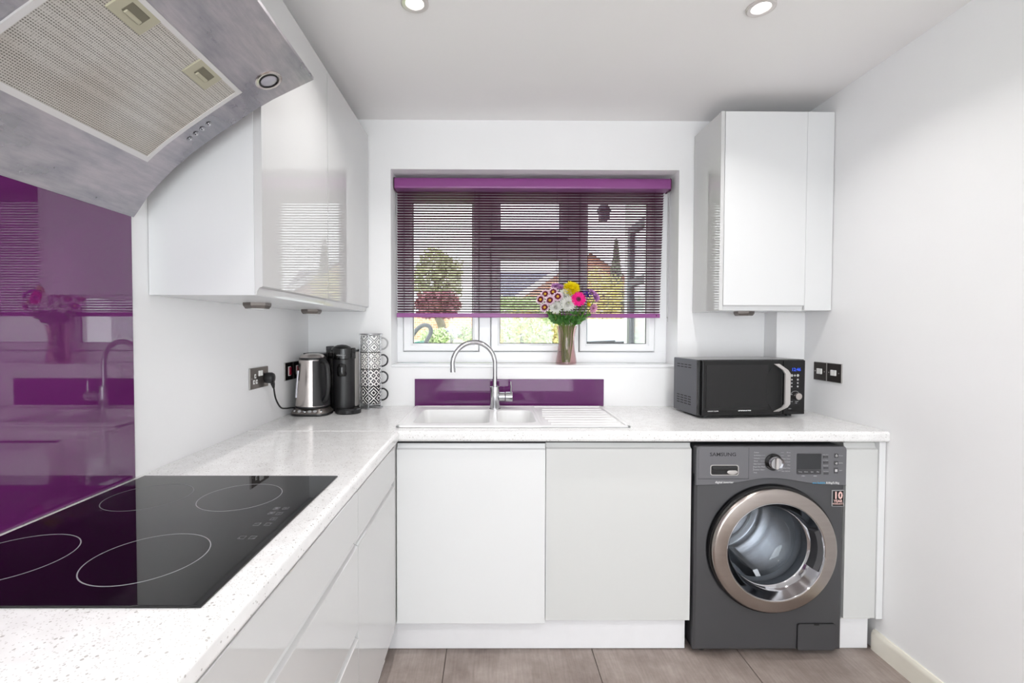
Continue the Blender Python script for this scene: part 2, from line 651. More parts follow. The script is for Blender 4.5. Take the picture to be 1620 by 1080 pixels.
def root_of(o):
    while o.parent:
        o = o.parent
    return o


def obj(name, bm, m, parent=None, smooth=True, angle=35, local=False):
    if parent is not None and not local:
        bmesh.ops.translate(bm, vec=-root_of(parent).location, verts=bm.verts)
    me = bpy.data.meshes.new(name)
    bm.to_mesh(me)
    bm.free()
    me.materials.append(M[m] if isinstance(m, str) else m)
    if smooth:
        me.polygons.foreach_set('use_smooth', [True] * len(me.polygons))
        me.set_sharp_from_angle(angle=R(angle))
    o = bpy.data.objects.new(name, me)
    C.objects.link(o)
    o.parent = parent
    if smooth:      # flat faces stay flat next to their small bevels
        wm = o.modifiers.new('weighted', 'WEIGHTED_NORMAL')
        wm.keep_sharp = True
        wm.weight = 90
    return o


def origin_to(o, p):
    """move a top-level mesh object's origin to p, geometry staying in place"""
    o.data.transform(Matrix.Translation(-Vector(p)))
    o.location = p
    return o


def tag(o, label, cat, group=None):
    o['label'] = label
    o['category'] = cat
    if group:
        o['group'] = group
    return o


def thing(name, label, cat, loc=(0, 0, 0), rotz=0.0, group=None):
    o = bpy.data.objects.new(name, None)
    o.empty_display_size = 0.05
    C.objects.link(o)
    o.location = loc
    o.rotation_euler = (0, 0, rotz)
    return tag(o, label, cat, group)


def struct(name, bm, m, parent=None, **kw):
    o = obj(name, bm, m, parent, **kw)
    if parent is None:
        o['kind'] = 'structure'
    return o


def shared(name, src, parent, loc=None, mtx=None):
    """a further object on the mesh data of src"""
    o = bpy.data.objects.new(name, src.data)
    C.objects.link(o)
    o.parent = parent
    if loc is not None:
        o.location = loc
    if mtx is not None:
        o.matrix_local = mtx
    return o


def text(name, body, size, loc, m, parent, rot=(R(90), 0, 0), ext=0.0004, align='CENTER', sx=1.0, local=False, bold=0.0):
    cu = bpy.data.curves.new('txt', 'FONT')
    cu.body = body
    cu.size = size
    cu.extrude = ext
    cu.offset = bold
    cu.align_x = align
    cu.align_y = 'CENTER'
    cu.resolution_u = 2
    t = bpy.data.objects.new('txt', cu)
    C.objects.link(t)
    bpy.context.view_layer.update()
    dg = bpy.context.evaluated_depsgraph_get()
    me = bpy.data.meshes.new_from_object(t.evaluated_get(dg))
    bpy.data.objects.remove(t)
    bpy.data.curves.remove(cu)
    me.transform(Matrix.Diagonal((sx, 1, 1, 1)))
    me.transform(Euler(rot).to_matrix().to_4x4())
    off = Vector(loc)
    if parent is not None and not local:
        off = off - root_of(parent).location
    me.transform(Matrix.Translation(off))
    me.materials.clear()
    me.materials.append(M[m])
    me.name = name
    o = bpy.data.objects.new(name, me)
    C.objects.link(o)
    o.parent = parent
    return o


# ================================================================== THE SETTING
b = nb()
box(b, XL - 0.12, XR + 0.12, YREAR - 0.12, YB + 0.27, -0.10, -0.004)
floor = struct('floor', b, 'grout')
TP = 0.5965
first = None
for i in range(-2, 5):
    for j in range(-7, 3):
        x0, x1 = -0.179 + (i - 0) * TP, -0.179 + (i + 1) * TP
        y0, y1 = 1.57 + (j - 0) * TP, 1.57 + (j + 1) * TP
        x0c, x1c = max(x0, XL), min(x1, XR)
        y0c, y1c = max(y0, YREAR), min(y1, YB)
        if x1c - x0c < 0.02 or y1c - y0c < 0.02:
            continue
        b = nb()
        hx, hy = (x1c - x0c) / 2 - 0.0015, (y1c - y0c) / 2 - 0.0015
        box(b, -hx, hx, -hy, hy, -0.008, 0.0, 0.0012, 1)
        o = obj('tile', b, 'tile', floor, local=True)
        o.location = ((x0c + x1c) / 2, (y0c + y1c) / 2, 0)

b = nb()
box(b, XL - 0.12, XR + 0.12, YREAR - 0.12, YB + 0.27, ZC, ZC + 0.12)
struct('ceiling', b, 'ceil')
b = nb()
box(b, XL - 0.12, XL, YREAR - 0.12, YB + 0.27, -0.004, ZC)
struct('wall_left', b, 'wall')
b = nb()
box(b, XR, XR + 0.12, YREAR - 0.12, YB + 0.27, -0.004, ZC)
struct('wall_right', b, 'wall')
b = nb()
box(b, XL, WX0, YB, YB + 0.27, -0.004, ZC)
box(b, WX1, XR, YB, YB + 0.27, -0.004, ZC)
box(b, WX0, WX1, YB, YB + 0.27, -0.004, WZ0 - 0.012)
box(b, WX0, WX1, YB, YB + 0.27, WZ1, ZC)
struct('wall_back', b, 'wall', smooth=False)
# boxed-in pipe in the right corner, between worktop and wall unit
b = nb()
box(b, 1.44, XR, 2.325, YB, W, ZCB, 0.002, 1)
struct('trim_1', b, 'box')
# skirting on the right wall
b = nb()
prism(b, [(XR, 0), (XR - 0.016, 0), (XR - 0.016, 0.066), (XR - 0.010, 0.078), (XR - 0.006, 0.084), (XR, 0.084)], 'y', YREAR, 1.868)
struct('baseboard_right', b, 'skirt')
# rear wall behind the camera; its glazed door is added to light the room
DX0, DX1, DZ1 = -0.75, 1.35, 2.15
b = nb()
box(b, XL, DX0, YREAR - 0.12, YREAR, -0.004, ZC)
box(b, DX1, XR, YREAR - 0.12, YREAR, -0.004, ZC)
box(b, DX0, DX1, YREAR - 0.12, YREAR, DZ1, ZC)
struct('wall_rear', b, 'wall', smooth=False)
b = nb()
for x in (DX0, 0.275, DX1 - 0.06):
    box(b, x, x + 0.06, YREAR - 0.09, YREAR - 0.02, 0, DZ1)
box(b, DX0, DX1, YREAR - 0.09, YREAR - 0.02, DZ1 - 0.06, DZ1)
box(b, DX0, DX1, YREAR - 0.09, YREAR - 0.02, 0, 0.06)
d1 = struct('added_rear_door', b, 'upvc', smooth=False)
for x0, x1 in ((DX0 + 0.06, 0.275), (0.335, DX1 - 0.06)):
    b = nb()
    box(b, x0, x1, YREAR - 0.06, YREAR - 0.05, 0.06, DZ1 - 0.06)
    obj('pane', b, 'pane', d1, smooth=False)

# ------------------------------------------------------------------ window
FY0, FY1 = 2.585, 2.655
b = nb()
fx0, fx1, fz0, fz1 = WX0, WX1, WZ0, WZ1
MULL = ((-0.066, -0.003), (0.428, 0.490))
zt, zb_ = 2.066, 1.190
for x0, x1 in ((fx0, -0.489), MULL[0], MULL[1], (0.914, fx1)):
    box(b, x0, x1, FY0, FY1, fz0, fz1, 0.003, 1)
box(b, fx0, fx1, FY0 - 0.001, FY1, fz0, zb_, 0.003, 1)
box(b, fx0, fx1, FY0 - 0.001, FY1, zt, fz1, 0.003, 1)
box(b, -0.003, 0.428, FY0 - 0.001, FY1, 1.748, 1.818, 0.003, 1)
GL = ((-0.489, -0.066, zb_, zt, -0.436, -0.104, 1.235, 2.018),
      (-0.003, 0.428, zb_, 1.748, 0.049, 0.382, 1.235, 1.700),
      (-0.003, 0.428, 1.818, zt, 0.049, 0.382, 1.865, 2.018),
      (0.490, 0.914, zb_, zt, 0.536, 0.869, 1.235, 2.018))
for (x0, x1, z0, z1, *_g) in GL:         # stops behind the casements
    ya, yb2, o1, o2 = FY0 + 0.0455, FY1 - 0.001, 0.004, 0.012
    box(b, x0 - o1, x0 + o2, ya, yb2, z0, z1)
    box(b, x1 - o2, x1 + o1, ya, yb2, z0, z1)
    box(b, x0, x1, ya, yb2, z0 - o1, z0 + o2)
    box(b, x0, x1, ya, yb2, z1 - o2, z1 + o1)
win = struct('window_1', b, 'upvc')
for k, (x0, x1, z0, z1, gx0, gx1, gz0, gz1) in enumerate(GL):
    b = nb()
    y0, y1 = FY0 - 0.014, FY0 + 0.045
    g = 0.0035
    x0, x1, z0, z1 = x0 + g, x1 - g, z0 + g, z1 - g
    # casement: outer edge, a step, then the bead sloping to the glass
    def loopz(a, c_, d, e, y):
        return [(a, y, d), (c_, y, d), (c_, y, e), (a, y, e)]
    s = 0.012
    loft(b, [loopz(x0, x1, z0, z1, y1), loopz(x0, x1, z0, z1, y0 + 0.004), loopz(x0 + .004, x1 - .004, z0 + .004, z1 - .004, y0),
             loopz(gx0 - s, gx1 + s, gz0 - s, gz1 + s, y0), loopz(gx0 - s + .002, gx1 + s - .002, gz0 - s + .002, gz1 + s - .002, y0 + .006),
             loopz(gx0, gx1, gz0, gz1, y0 + 0.018), loopz(gx0, gx1, gz0, gz1, y1)])
    bmesh.ops.recalc_face_normals(b, faces=b.faces)
    cas = obj('casement', b, 'upvc', win, angle=20)
    b = nb()
    for (a0, a1, c0, c1) in ((gx0, gx0 + .003, gz0, gz1), (gx1 - .003, gx1, gz0, gz1), (gx0, gx1, gz0, gz0 + .003), (gx0, gx1, gz1 - .003, gz1)):
        box(b, a0, a1, y0 + 0.02, y0 + 0.026, c0, c1)
    obj('seal', b, 'seal', cas, smooth=False)
    b = nb()
    box(b, gx0, gx1, y0 + 0.026, y0 + 0.032, gz0, gz1)
    obj('pane', b, 'pane', cas, smooth=False)
    if k in (0, 3):
        b = nb()
        hx = -0.088 if k == 0 else 0.513
        box(b, hx - .012, hx + .012, y0 - .010, y0, 1.50, 1.57, .004)
        box(b, hx - .009, hx + .009, y0 - .024, y0 - .010, 1.46, 1.56, .004)
        obj('handle', b, 'upvc', cas)
b = nb()
box(b, WX0, WX1, YB - 0.004, FY0, WZ0 - 0.014, WZ0, 0.004)
sill = struct('trim_2', b, 'upvc')
# small corner bracket at the right foot of the frame
# ------------------------------------------------------------------ recessed downlights
def downlight(x, y, label, power=8.0):
    t = thing('recessed_downlight', label, 'light', (x, y, ZC - 0.004), group='recessed ceiling downlights')
    b = nb()
    lathe(b, [(0.046, 0.0038), (0.046, -0.001), (0.042, -0.003), (0.031, -0.001), (0.029, 0.0038)], (x, y, ZC - 0.004), 40)
    obj('bezel', b, 'bezel', t)
    b = nb()
    lathe(b, [(0, 0.001), (0.0285, 0.001), (0.0285, 0.0036), (0, 0.0036)], (x, y, ZC - 0.004), 32)
    obj('lens', b, 'lamp_on', t)
    l = bpy.data.lights.new('downlight_lamp', 'AREA')
    l.shape = 'DISK'
    l.size = 0.056
    l.energy = power
    l.spread = R(134)
    l.color = (1, 0.975, 0.95)
    o = bpy.data.objects.new('downlight_lamp', l)
    C.objects.link(o)
    o.location = (x, y, ZC - 0.009)


downlight(-0.257, 1.571, 'round chrome ceiling downlight on the left, nearer the hood', 3.7)
downlight(0.908, 1.581, 'round chrome ceiling downlight on the right, above the washing machine', 4.5)
downlight(-0.257, 0.1, 'unseen round ceiling downlight added behind the viewpoint, left', 4.3)  # this row and the next are out of view, added to even the lighting
downlight(0.908, 0.1, 'unseen round ceiling downlight added behind the viewpoint, right', 8.0)
downlight(-0.257, -1.38, 'unseen round ceiling downlight added near the rear wall, left')  # second added row, unseen, for more even light
downlight(0.908, -1.38, 'unseen round ceiling downlight added near the rear wall, right')


# ================================================================== CABINETS
def jfront(bm, face, along, a0, a1, z0, z1, jtop=False, jbot=False, th=0.022, inner=1):
    """handleless front.  face: plane of its front; along 'y' faces +x, along 'x' faces -y"""
    p = []
    if jbot:
        p += [(th, z0 - 0.024), (0.017, z0 - 0.024), (0.015, z0 - 0.012), (0.010, z0 - 0.004), (0.003, z0 - 0.002), (0, z0 + 0.001)]
    else:
        p += [(th, z0), (0.0015, z0), (0, z0 + 0.0015)]
    if jtop:
        p += [(0, z1 - 0.001), (0.003, z1 + 0.002), (0.010, z1 + 0.004), (0.015, z1 + 0.012), (0.017, z1 + 0.024), (th, z1 + 0.024)]
    else:
        p += [(0, z1 - 0.0015), (0.0015, z1), (th, z1)]
    if along == 'y':
        prism(bm, [(face - t, z) for t, z in p], 'y', a0, a1)
    else:
        prism(bm, [(face + t, z) for t, z in p], 'x', a0, a1)
    return bm


def hollow(bm, x0, x1, y0, y1, z0, z1, open_side, t=0.018):
    """carcass of panels, open towards open_side and at the top"""
    box(bm, x0, x1, y0, y1, z0, z0 + t)
    if open_side == '+x':
        box(bm, x0, x0 + t, y0, y1, z0 + t, z1)
        box(bm, x0 + t, x1, y0, y0 + t, z0 + t, z1)
        box(bm, x0 + t, x1, y1 - t, y1, z0 + t, z1)
    else:
        box(bm, x0, x1, y1 - t, y1, z0 + t, z1)
        box(bm, x0, x0 + t, y0, y1 - t, z0 + t, z1)
        box(bm, x1 - t, x1, y0, y1 - t, z0 + t, z1)
    return bm


UZ = 0.866          # top of carcasses / underside of worktop is 0.868
ZJ, ZJ2, ZD0 = 0.695, 0.428, 0.132
# left run: a unit with drawer over door next to the corner, then units with three drawers
def left_unit(y0, y1, kind, name, label):
    t = thing(name, label, 'cabinet', (XL + 0.29, (y0 + y1) / 2, 0), group='base units under the hob worktop')
    b = nb()
    hollow(b, XL + 0.004, LBX - 0.024, y0 + .0005, y1 - .0005, 0.13, UZ, '+x')
    obj('body', b, 'carcass', t, smooth=False)
    g = 0.0015
    b = nb()
    jfront(b, LBX, 'y', y0 + g, y1 - g, ZJ + 0.027, 0.853)
    obj('drawer_front', b, 'gloss', t)
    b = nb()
    box(b, LBX - 0.0235, LBX - 0.012, y0 + g, y1 - g, 0.8535, 0.8675)  # dark strip standing in for the shade between drawer and worktop
    obj('shade_strip', b, 'gap', t, smooth=False)
    if kind == 'door':
        b = nb()
        jfront(b, LBX, 'y', y0 + g, y1 - g, ZD0, ZJ, jtop=True)
        obj('door', b, 'gloss', t)
    else:
        b = nb()
        jfront(b, LBX, 'y', y0 + g, y1 - g, ZJ2 + 0.027, ZJ, jtop=True)
        obj('drawer_front', b, 'gloss', t)
        b = nb()
        jfront(b, LBX, 'y', y0 + g, y1 - g, ZD0, ZJ2, jtop=True)
        obj('drawer_front', b, 'gloss', t)
    for x in (XL + 0.06, LBX - 0.12):
        for y in (y0 + 0.06, y1 - 0.06):
            b = nb()
            cyl(b, (x, y, 0), 0.018, 0.13, seg=12)
            obj('leg', b, 'black_pl', t)
    b = nb()
    box(b, LBX - 0.055, LBX - 0.04, y0, y1, 0.002, 0.128)
    obj('plinth', b, 'plinth', t, smooth=False)
    return t


left_unit(1.302, 1.80, 'door', 'base_cabinet', 'white gloss base unit with drawer over door, in the corner left of the sink')
left_unit(0.36, 1.302, 'drawers', 'drawer_cabinet', 'white gloss three-drawer base unit below the black hob')
left_unit(0.10, 0.36, 'drawers', 'drawer_cabinet', 'white gloss drawer unit at the near end of the left run')

# back run
BY = 1.834
def back_unit(x0, x1, face, mname, name, label):
    t = thing(name, label, 'cabinet', ((x0 + x1) / 2, 2.14, 0))
    b = nb()
    hollow(b, x0, x1, 1.866, YB - 0.004, 0.13, UZ, '-y')
    obj('body', b, 'carcass', t, smooth=False)
    b = nb()
    jfront(b, face, 'x', x0 + 0.0015, x1 - 0.0015, ZD0 + (0.004 if face > BY else 0), 0.834, jtop=True)
    obj('door', b, mname, t)
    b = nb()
    box(b, x0 + .001, x1 - .001, face + 0.006, face + 0.02, 0.8585, 0.8675)  # painted shade: dark strip above the door, below the worktop
    obj('shade_strip', b, 'gap', t, smooth=False)
    for x in (x0 + 0.05, x1 - 0.05):
        for y in (1.94, 2.36):
            b = nb()
            cyl(b, (x, y, 0), 0.018, 0.13, seg=12)
            obj('leg', b, 'black_pl', t)
    return t


back_unit(-0.375, 0.2195, 1.829, 'satin', 'sink_cabinet', 'bright white base cabinet door directly under the sink bowls')
back_unit(0.2205, 0.808, 1.843, 'grey_door', 'base_cabinet', 'pale greyish white base cabinet door beside the washing machine')
# dark corner post where the two runs meet
b = nb()
box(b, -0.40, -0.378, 1.803, 1.864, 0.131, UZ)
tag(origin_to(obj('corner_post', b, 'grey_door', smooth=False), (-0.39, 1.84, 0.131)), 'narrow shadowed corner post where the two cabinet runs meet', 'panel')
# plinths
b = nb()
box(b, -0.416, 0.800, 1.871, 1.886, 0.002, 0.129, 0.001, 1)
tag(origin_to(obj('plinth_board', b, 'plinth'), (0.19, 1.88, 0.002)), 'long white plinth board along the floor under the sink cabinets', 'plinth')
b = nb()
box(b, 1.428, 1.556, 1.871, 1.886, 0.002, 0.129, 0.001, 1)
tag(origin_to(obj('plinth_board', b, 'plinth'), (1.49, 1.88, 0.002)), 'short white plinth piece right of the washing machine', 'plinth')
# narrow cupboard and end strip right of the washing machine
t = thing('end_cabinet', 'narrow white end panel between washing machine and right wall', 'cabinet', (1.5, 2.1, 0))
b = nb()
jfront(b, 1.838, 'x', 1.428, 1.555, 0.147, 0.834, jtop=True)
obj('door', b, 'grey_door', t)
b = nb()
box(b, 1.438, 1.556, 1.862, 2.40, 0.13, UZ)
obj('body', b, 'carcass', t, smooth=False)
b = nb()
box(b, 1.556, 1.582, 1.832, 1.88, 0.147, UZ, 0.001, 1)
obj('end_strip', b, 'satin', t)
for y in (1.95, 2.32):
    b = nb()
    cyl(b, (1.497, y, 0), 0.018, 0.13, seg=12)
    obj('leg', b, 'black_pl', t)

# ------------------------------------------------------------------ worktops
ZU = 0.868
def nose(yf):
    r = 0.012
    pts = []
    for k in range(5):
        a = R(180 + 90 * k / 4)
        pts.append((yf + r + r * math.cos(a), ZU + r + r * math.sin(a)))
    pts = pts[::1]
    pts2 = []
    for k in range(5):
        a = R(90 + 90 * k / 4)
        pts2.append((yf + r + r * math.cos(a), W - r + r * math.sin(a)))
    return pts2 + pts


SX0, SX1, SY0, SY1 = -0.388, 0.574, 1.880, 2.388     # sink outline
b = nb()
# sink cut-out is left open
cx0, cx1, cy0, cy1 = SX0 + 0.02, SX1 - 0.02, SY0 + 0.02, SY1 - 0.02
front = [(cy0, W)] + nose(YF) + [(cy0, ZU)]
prism(b, front, 'x', XL + 0.001, XR - 0.001)
box(b, XL + 0.001, XR - 0.001, cy1, YB - 0.001, ZU, W)
box(b, XL + 0.001, cx0, cy0, cy1, ZU, W)
box(b, cx1, XR - 0.001, cy0, cy1, ZU, W)
tag(origin_to(obj('worktop', b, 'quartz'), (0.3, 2.12, ZU)), 'white speckled worktop under the window, with the sink and microwave', 'worktop')
b = nb()
r_ = 0.012
pr = [(XL + 0.001, ZU), (XL + 0.001, W)]
pr += [(XF - r_ + r_ * math.cos(R(90 - 90 * k / 4)), W - r_ + r_ * math.sin(R(90 - 90 * k / 4))) for k in range(5)]
pr += [(XF - r_ + r_ * math.cos(R(-90 * k / 4)), ZU + r_ + r_ * math.sin(R(-90 * k / 4))) for k in range(5)]
prism(b, pr, 'y', 0.08, YF - 0.0015)
tag(origin_to(obj('worktop', b, 'quartz'), (-0.66, 0.95, ZU)), 'white speckled worktop along the left wall, with the black hob', 'worktop')

# ------------------------------------------------------------------ wall units
def wall_unit_left(y0, y1, label):
    t = thing('wall_cabinet', label, 'cabinet', (XL + 0.16, (y0 + y1) / 2, ZCB), group='gloss wall units on the left wall')
    b = nb()
    box(b, XL + 0.001, XC - 0.0225, y0, y1, ZCB, ZCT, 0.001, 1)
    obj('body', b, 'satin', t)
    b = nb()
    jfront(b, XC, 'y', y0 + (0.0015), y1 - 0.0015, 1.430, ZCT - 0.001, jbot=True)
    obj('door', b, 'gloss', t)


wall_unit_left(1.302, 1.826, 'white gloss wall cabinet nearest the hood, its plain side facing the hood')
wall_unit_left(1.828, 2.428, 'white gloss wall cabinet on the left wall, touching the window wall')
XRL, YR = 1.058, 2.145
t = thing('wall_cabinet', 'white wall cabinet hanging in the right corner above the microwave', 'cabinet', (1.32, 2.29, ZCB))
b = nb()
box(b, XRL + 0.018, XR - 0.002, YR + 0.023, YB - 0.002, ZCB, ZCT, 0.001, 1)
obj('body', b, 'satin', t)
b = nb()
box(b, XRL, XRL + 0.0175, YR + 0.001, YB - 0.002, ZCB - 0.001, ZCT + 0.001, 0.001, 1)
obj('side_panel', b, 'gloss', t)
b = nb()
jfront(b, YR, 'x', XRL + 0.019, 1.455, 1.428, ZCT, jbot=True)
obj('door', b, 'satin', t)
b = nb()
box(b, 1.457, XR - 0.002, YR + 0.001, YR + 0.022, ZCB, ZCT, 0.001, 1)
obj('filler_panel', b, 'satin', t)


def puck(x, y, label):
    t = thing('under_cabinet_light', label, 'light', (x, y, ZCB - 0.022), group='lights under the wall units')
    b = nb()
    prof = [(0.046 * math.cos(R(60 * k + 30)), 0.046 * math.sin(R(60 * k + 30))) for k in range(6)]
    loft(b, [[(x + p[0] * s, y + p[1] * s, z) for p in prof] for s, z in ((1.0, ZCB), (1.0, ZCB - 0.010), (0.84, ZCB - 0.021))], True, True)
    bmesh.ops.recalc_face_normals(b, faces=b.faces)
    obj('housing', b, 'nickel', t, smooth=False)
    b = nb()
    cyl(b, (x, y, ZCB - 0.0225), 0.033, 0.002, seg=24)
    obj('lens', b, 'lens_off', t)


puck(-0.842, 1.674, 'hexagonal metal light under the wall cabinet nearest the hood')
puck(-0.853, 2.205, 'hexagonal metal light under the left cabinet by the window wall')
puck(1.259, 2.300, 'hexagonal metal light under the right corner cabinet')

# ================================================================== HOOD
HX = [(-0.950, 1.606), (-0.938, 1.622), (-0.912, 1.661), (-0.886, 1.690), (-0.841, 1.735), (-0.802, 1.768), (-0.746, 1.809), (-0.689, 1.848),
      (-0.633, 1.885), (-0.578, 1.917), (-0.521, 1.945), (-0.477, 1.966)]


def hood_z(x):
    for (a, za), (c, zc) in zip(HX[:-1], HX[1:]):
        if a <= x <= c:
            return za + (zc - za) * (x - a) / (c - a)
    return HX[-1][1]


def hood_frame(x, y, d=0.0):
    """matrix on the underside: local z = outward normal (down), local x along the curve, y = world y"""
    s = (hood_z(x + 0.02) - hood_z(x - 0.02)) / 0.04
    tx = Vector((1, 0, s)).normalized()
    ty = Vector((0, -1, 0))
    tz = tx.cross(ty)
    m = Matrix((tx, ty, tz)).transposed().to_4x4()
    m.translation = Vector((x, y, hood_z(x))) + tz * d
    return m


HY0, HY1 = 0.635, 1.246
t = thing('cooker_hood', 'curved stainless steel cooker hood on the left wall above the hob', 'hood', (-0.9, 0.94, 1.606))
b = nb()
prism(b, HX + [(-0.471, 1.969), (-0.470, 1.976), (-0.52, 1.985), (-0.70, 2.03), (-0.950, 2.05)], 'y', HY0, HY1)
bmesh.ops.bevel(b, geom=[e for e in b.edges if abs(e.verts[0].co.y - e.verts[1].co.y) < 1e-6 and e.verts[0].co.y > 1.2], offset=0.004, segments=2, affect='EDGES')
hood = obj('canopy', b, 'steel', t, angle=30)
b = nb()
box(b, -0.955, -0.70, 0.80, 1.08, 2.02, ZC - 0.002, 0.003, 1)  # out of view; added so the hood blocks light up to the ceiling
obj('added_chimney', b, 'steel', t)
FX0, FX1, FYA, FYB = -0.852, -0.616, 0.742, 1.158


def curved_strip(bm, x0, x1, y0, y1, off, th=0.002, n=14):
    lo = []
    for k in range(n + 1):
        x = x0 + (x1 - x0) * k / n
        mm = hood_frame(x, 0)
        nz = mm.to_3x3().col[2]
        p = mm.translation
        lo.append((p + nz * off, p + nz * (off - th)))
    t_ = bmesh.new()
    vs_ = [[t_.verts.new((q.x, y, q.z)) for y in (y0, y1) for q in pr_] for pr_ in lo]
    for a, c in zip(vs_[:-1], vs_[1:]):
        t_.faces.new((a[0], a[2], c[2], c[0]))
        t_.faces.new((a[1], c[1], c[3], a[3]))
        t_.faces.new((a[0], c[0], c[1], a[1]))
        t_.faces.new((a[2], a[3], c[3], c[2]))
    for e in (vs_[0], vs_[-1]):
        t_.faces.new((e[0], e[1], e[3], e[2]))
    bmesh.ops.recalc_face_normals(t_, faces=t_.faces)
    merge(bm, t_)


b = nb()
curved_strip(b, FX0 + 0.008, FX1 - 0.008, FYA + 0.008, FYB - 0.008, 0.0012)
filt = obj('grease_filter', b, 'filter', t)
b = nb()
w_ = 0.011
curved_strip(b, FX0, FX1, FYB - w_, FYB, 0.0035, 0.0045)
curved_strip(b, FX0, FX1, FYA, FYA + w_, 0.0035, 0.0045)
curved_strip(b, FX0, FX0 + w_ * 0.85, FYA + w_, FYB - w_, 0.0035, 0.0045, 2)
curved_strip(b, FX1 - w_ * 0.85, FX1, FYA + w_, FYB - w_, 0.0035, 0.0045, 2)
obj('filter_frame', b, 'frame_steel', filt)
for y in (1.048, 0.85):
    mm = hood_frame(-0.642, y, 0.0008)
    b = nb()
    box(b, -0.028, 0.022, -0.04, 0.04, -0.002, 0.003, 0.0015, 1, mtx=mm)
    la = obj('latch', b, 'latch', filt)
    b = nb()
    box(b, -0.012, 0.012, -0.021, 0.021, 0.0025, 0.0036, 0.0008, 1, mtx=mm)
    obj('latch_slot', b, 'latch_dark', filt)
    b = nb()
    box(b, -0.013, -0.004, -0.018, 0.018, 0.003, 0.0065, 0.0015, 1, mtx=mm)
    obj('latch_tab', b, 'latch', filt)
mm = hood_frame(-0.555, 1.170, 0.0)
b = nb()
lathe(b, [(0.033, -0.003), (0.033, 0.001), (0.030, 0.003), (0.025, 0.002), (0.0235, -0.003)], mtx=mm, seg=36)
lp = obj('lamp', b, 'brushed', t)
b = nb()
lathe(b, [(0.0238, 0.0), (0.0238, 0.0015), (0.021, 0.0035)], mtx=mm, seg=32)
obj('lamp_rim', b, 'black_pl', lp)
b = nb()
lathe(b, [(0, 0.0055), (0.010, 0.0048), (0.017, 0.003), (0.0212, 0.0005), (0.0212, -0.002), (0, -0.002)], mtx=mm, seg=32)
obj('lamp_lens', b, 'kettle_glass', lp)
for k in range(4):
    x = -0.767 + k * (0.051 / 3)
    mm = hood_frame(x, 1.192 - k * 0.0012, 0.0)
    b = nb()
    lathe(b, [(0.0062, -0.001), (0.0062, 0.0012), (0.0045, 0.0014)], mtx=mm, seg=16)
    lathe(b, [(0.0040, -0.001), (0.0040, 0.004), (0.0030, 0.005), (0, 0.005)], mtx=mm, seg=16)
    bt_ = obj('button', b, 'chrome', t)
    b = nb()
    lathe(b, [(0.0070, -0.0005), (0.0070, 0.0008), (0.0060, 0.0008)], mtx=mm, seg=16)
    obj('button_ring', b, 'black_pl', bt_)

# ================================================================== SPLASHBACKS, HOB
b = nb()
box(b, XL + 0.0005, XL + 0.007, 0.50, 1.236, W + 0.001, 1.66, 0.0008, 1)
tag(origin_to(obj('glass_splashback', b, 'purple_glass'), (XL, 0.87, W + 0.001)), 'tall glossy purple glass splashback behind the hob', 'splashback')
b = nb()
box(b, -0.400, 0.594, YB - 0.007, YB - 0.0005, W + 0.001, 1.053, 0.0008, 1)
tag(origin_to(obj('glass_splashback', b, 'purple_small'), (0.1, YB, W + 0.001)), 'low strip of purple glass splashback behind the sink', 'splashback')

t = thing('induction_hob', 'black glass hob with four ring markings set in the left worktop', 'hob', (-0.674, 0.95, W))
b = nb()
box(b, -0.935, -0.4135, 0.654, 1.246, W, W + 0.0045, 0.0015, 2)
obj('glass_plate', b, 'hob_glass', t)


def annulus(bm, cx, cy, r, w, z, seg=72):
    lathe(bm, [(r - w / 2, 0), (r + w / 2, 0), (r + w / 2, 0.0003), (r - w / 2, 0.0003), (r - w / 2, 0)], (cx, cy, z), seg)


for cx, cy, r, m_ in ((-0.806, 1.087, 0.089, 'hob_line_dim'), (-0.590, 1.087, 0.089, 'hob_line'), (-0.592, 0.795, 0.092, 'hob_line'), (-0.829, 0.793, 0.092, 'hob_line')):
    b = nb()
    annulus(b, cx, cy, r, 0.0018, W + 0.0045)
    obj('cooking_zone', b, m_, t)
for k, (x, y) in enumerate(((-0.472, 1.015), (-0.452, 1.015), (-0.471, 0.989), (-0.453, 0.986), (-0.452, 0.958), (-0.473, 0.931), (-0.451, 0.931), (-0.471, 0.871), (-0.451, 0.871))):
    b = nb()
    for (a0, a1, c0, c1) in ((-.006, .006, -.006, -.005), (-.006, .006, .005, .006), (-.006, -.005, -.005, .005), (.005, .006, -.005, .005)):
        box(b, x + a0, x + a1, y + c0 * 1.1, y + c1 * 1.1, W + .0045, W + .0048)
    if k in (0, 2):
        box(b, x - .003, x + .003, y - .003, y + .003, W + .0045, W + .0048)
    elif k in (5, 7):
        cyl(b, (x - .0045, y + (.004 if k == 5 else -.004), W + .0045), .0025, .0003, seg=10)
    elif k in (6, 8):
        cyl(b, (x + .0045, y + (.004 if k == 6 else -.004), W + .0045), .0025, .0003, seg=10)
    else:
        box(b, x - .0006, x + .0006, y - .003, y + .003, W + .0045, W + .0048)
        box(b, x - .003, x + .003, y - .0006, y + .0006, W + .0045, W + .0048) if k == 1 else None
    obj('touch_control', b, 'hob_line_dim', t, smooth=False)

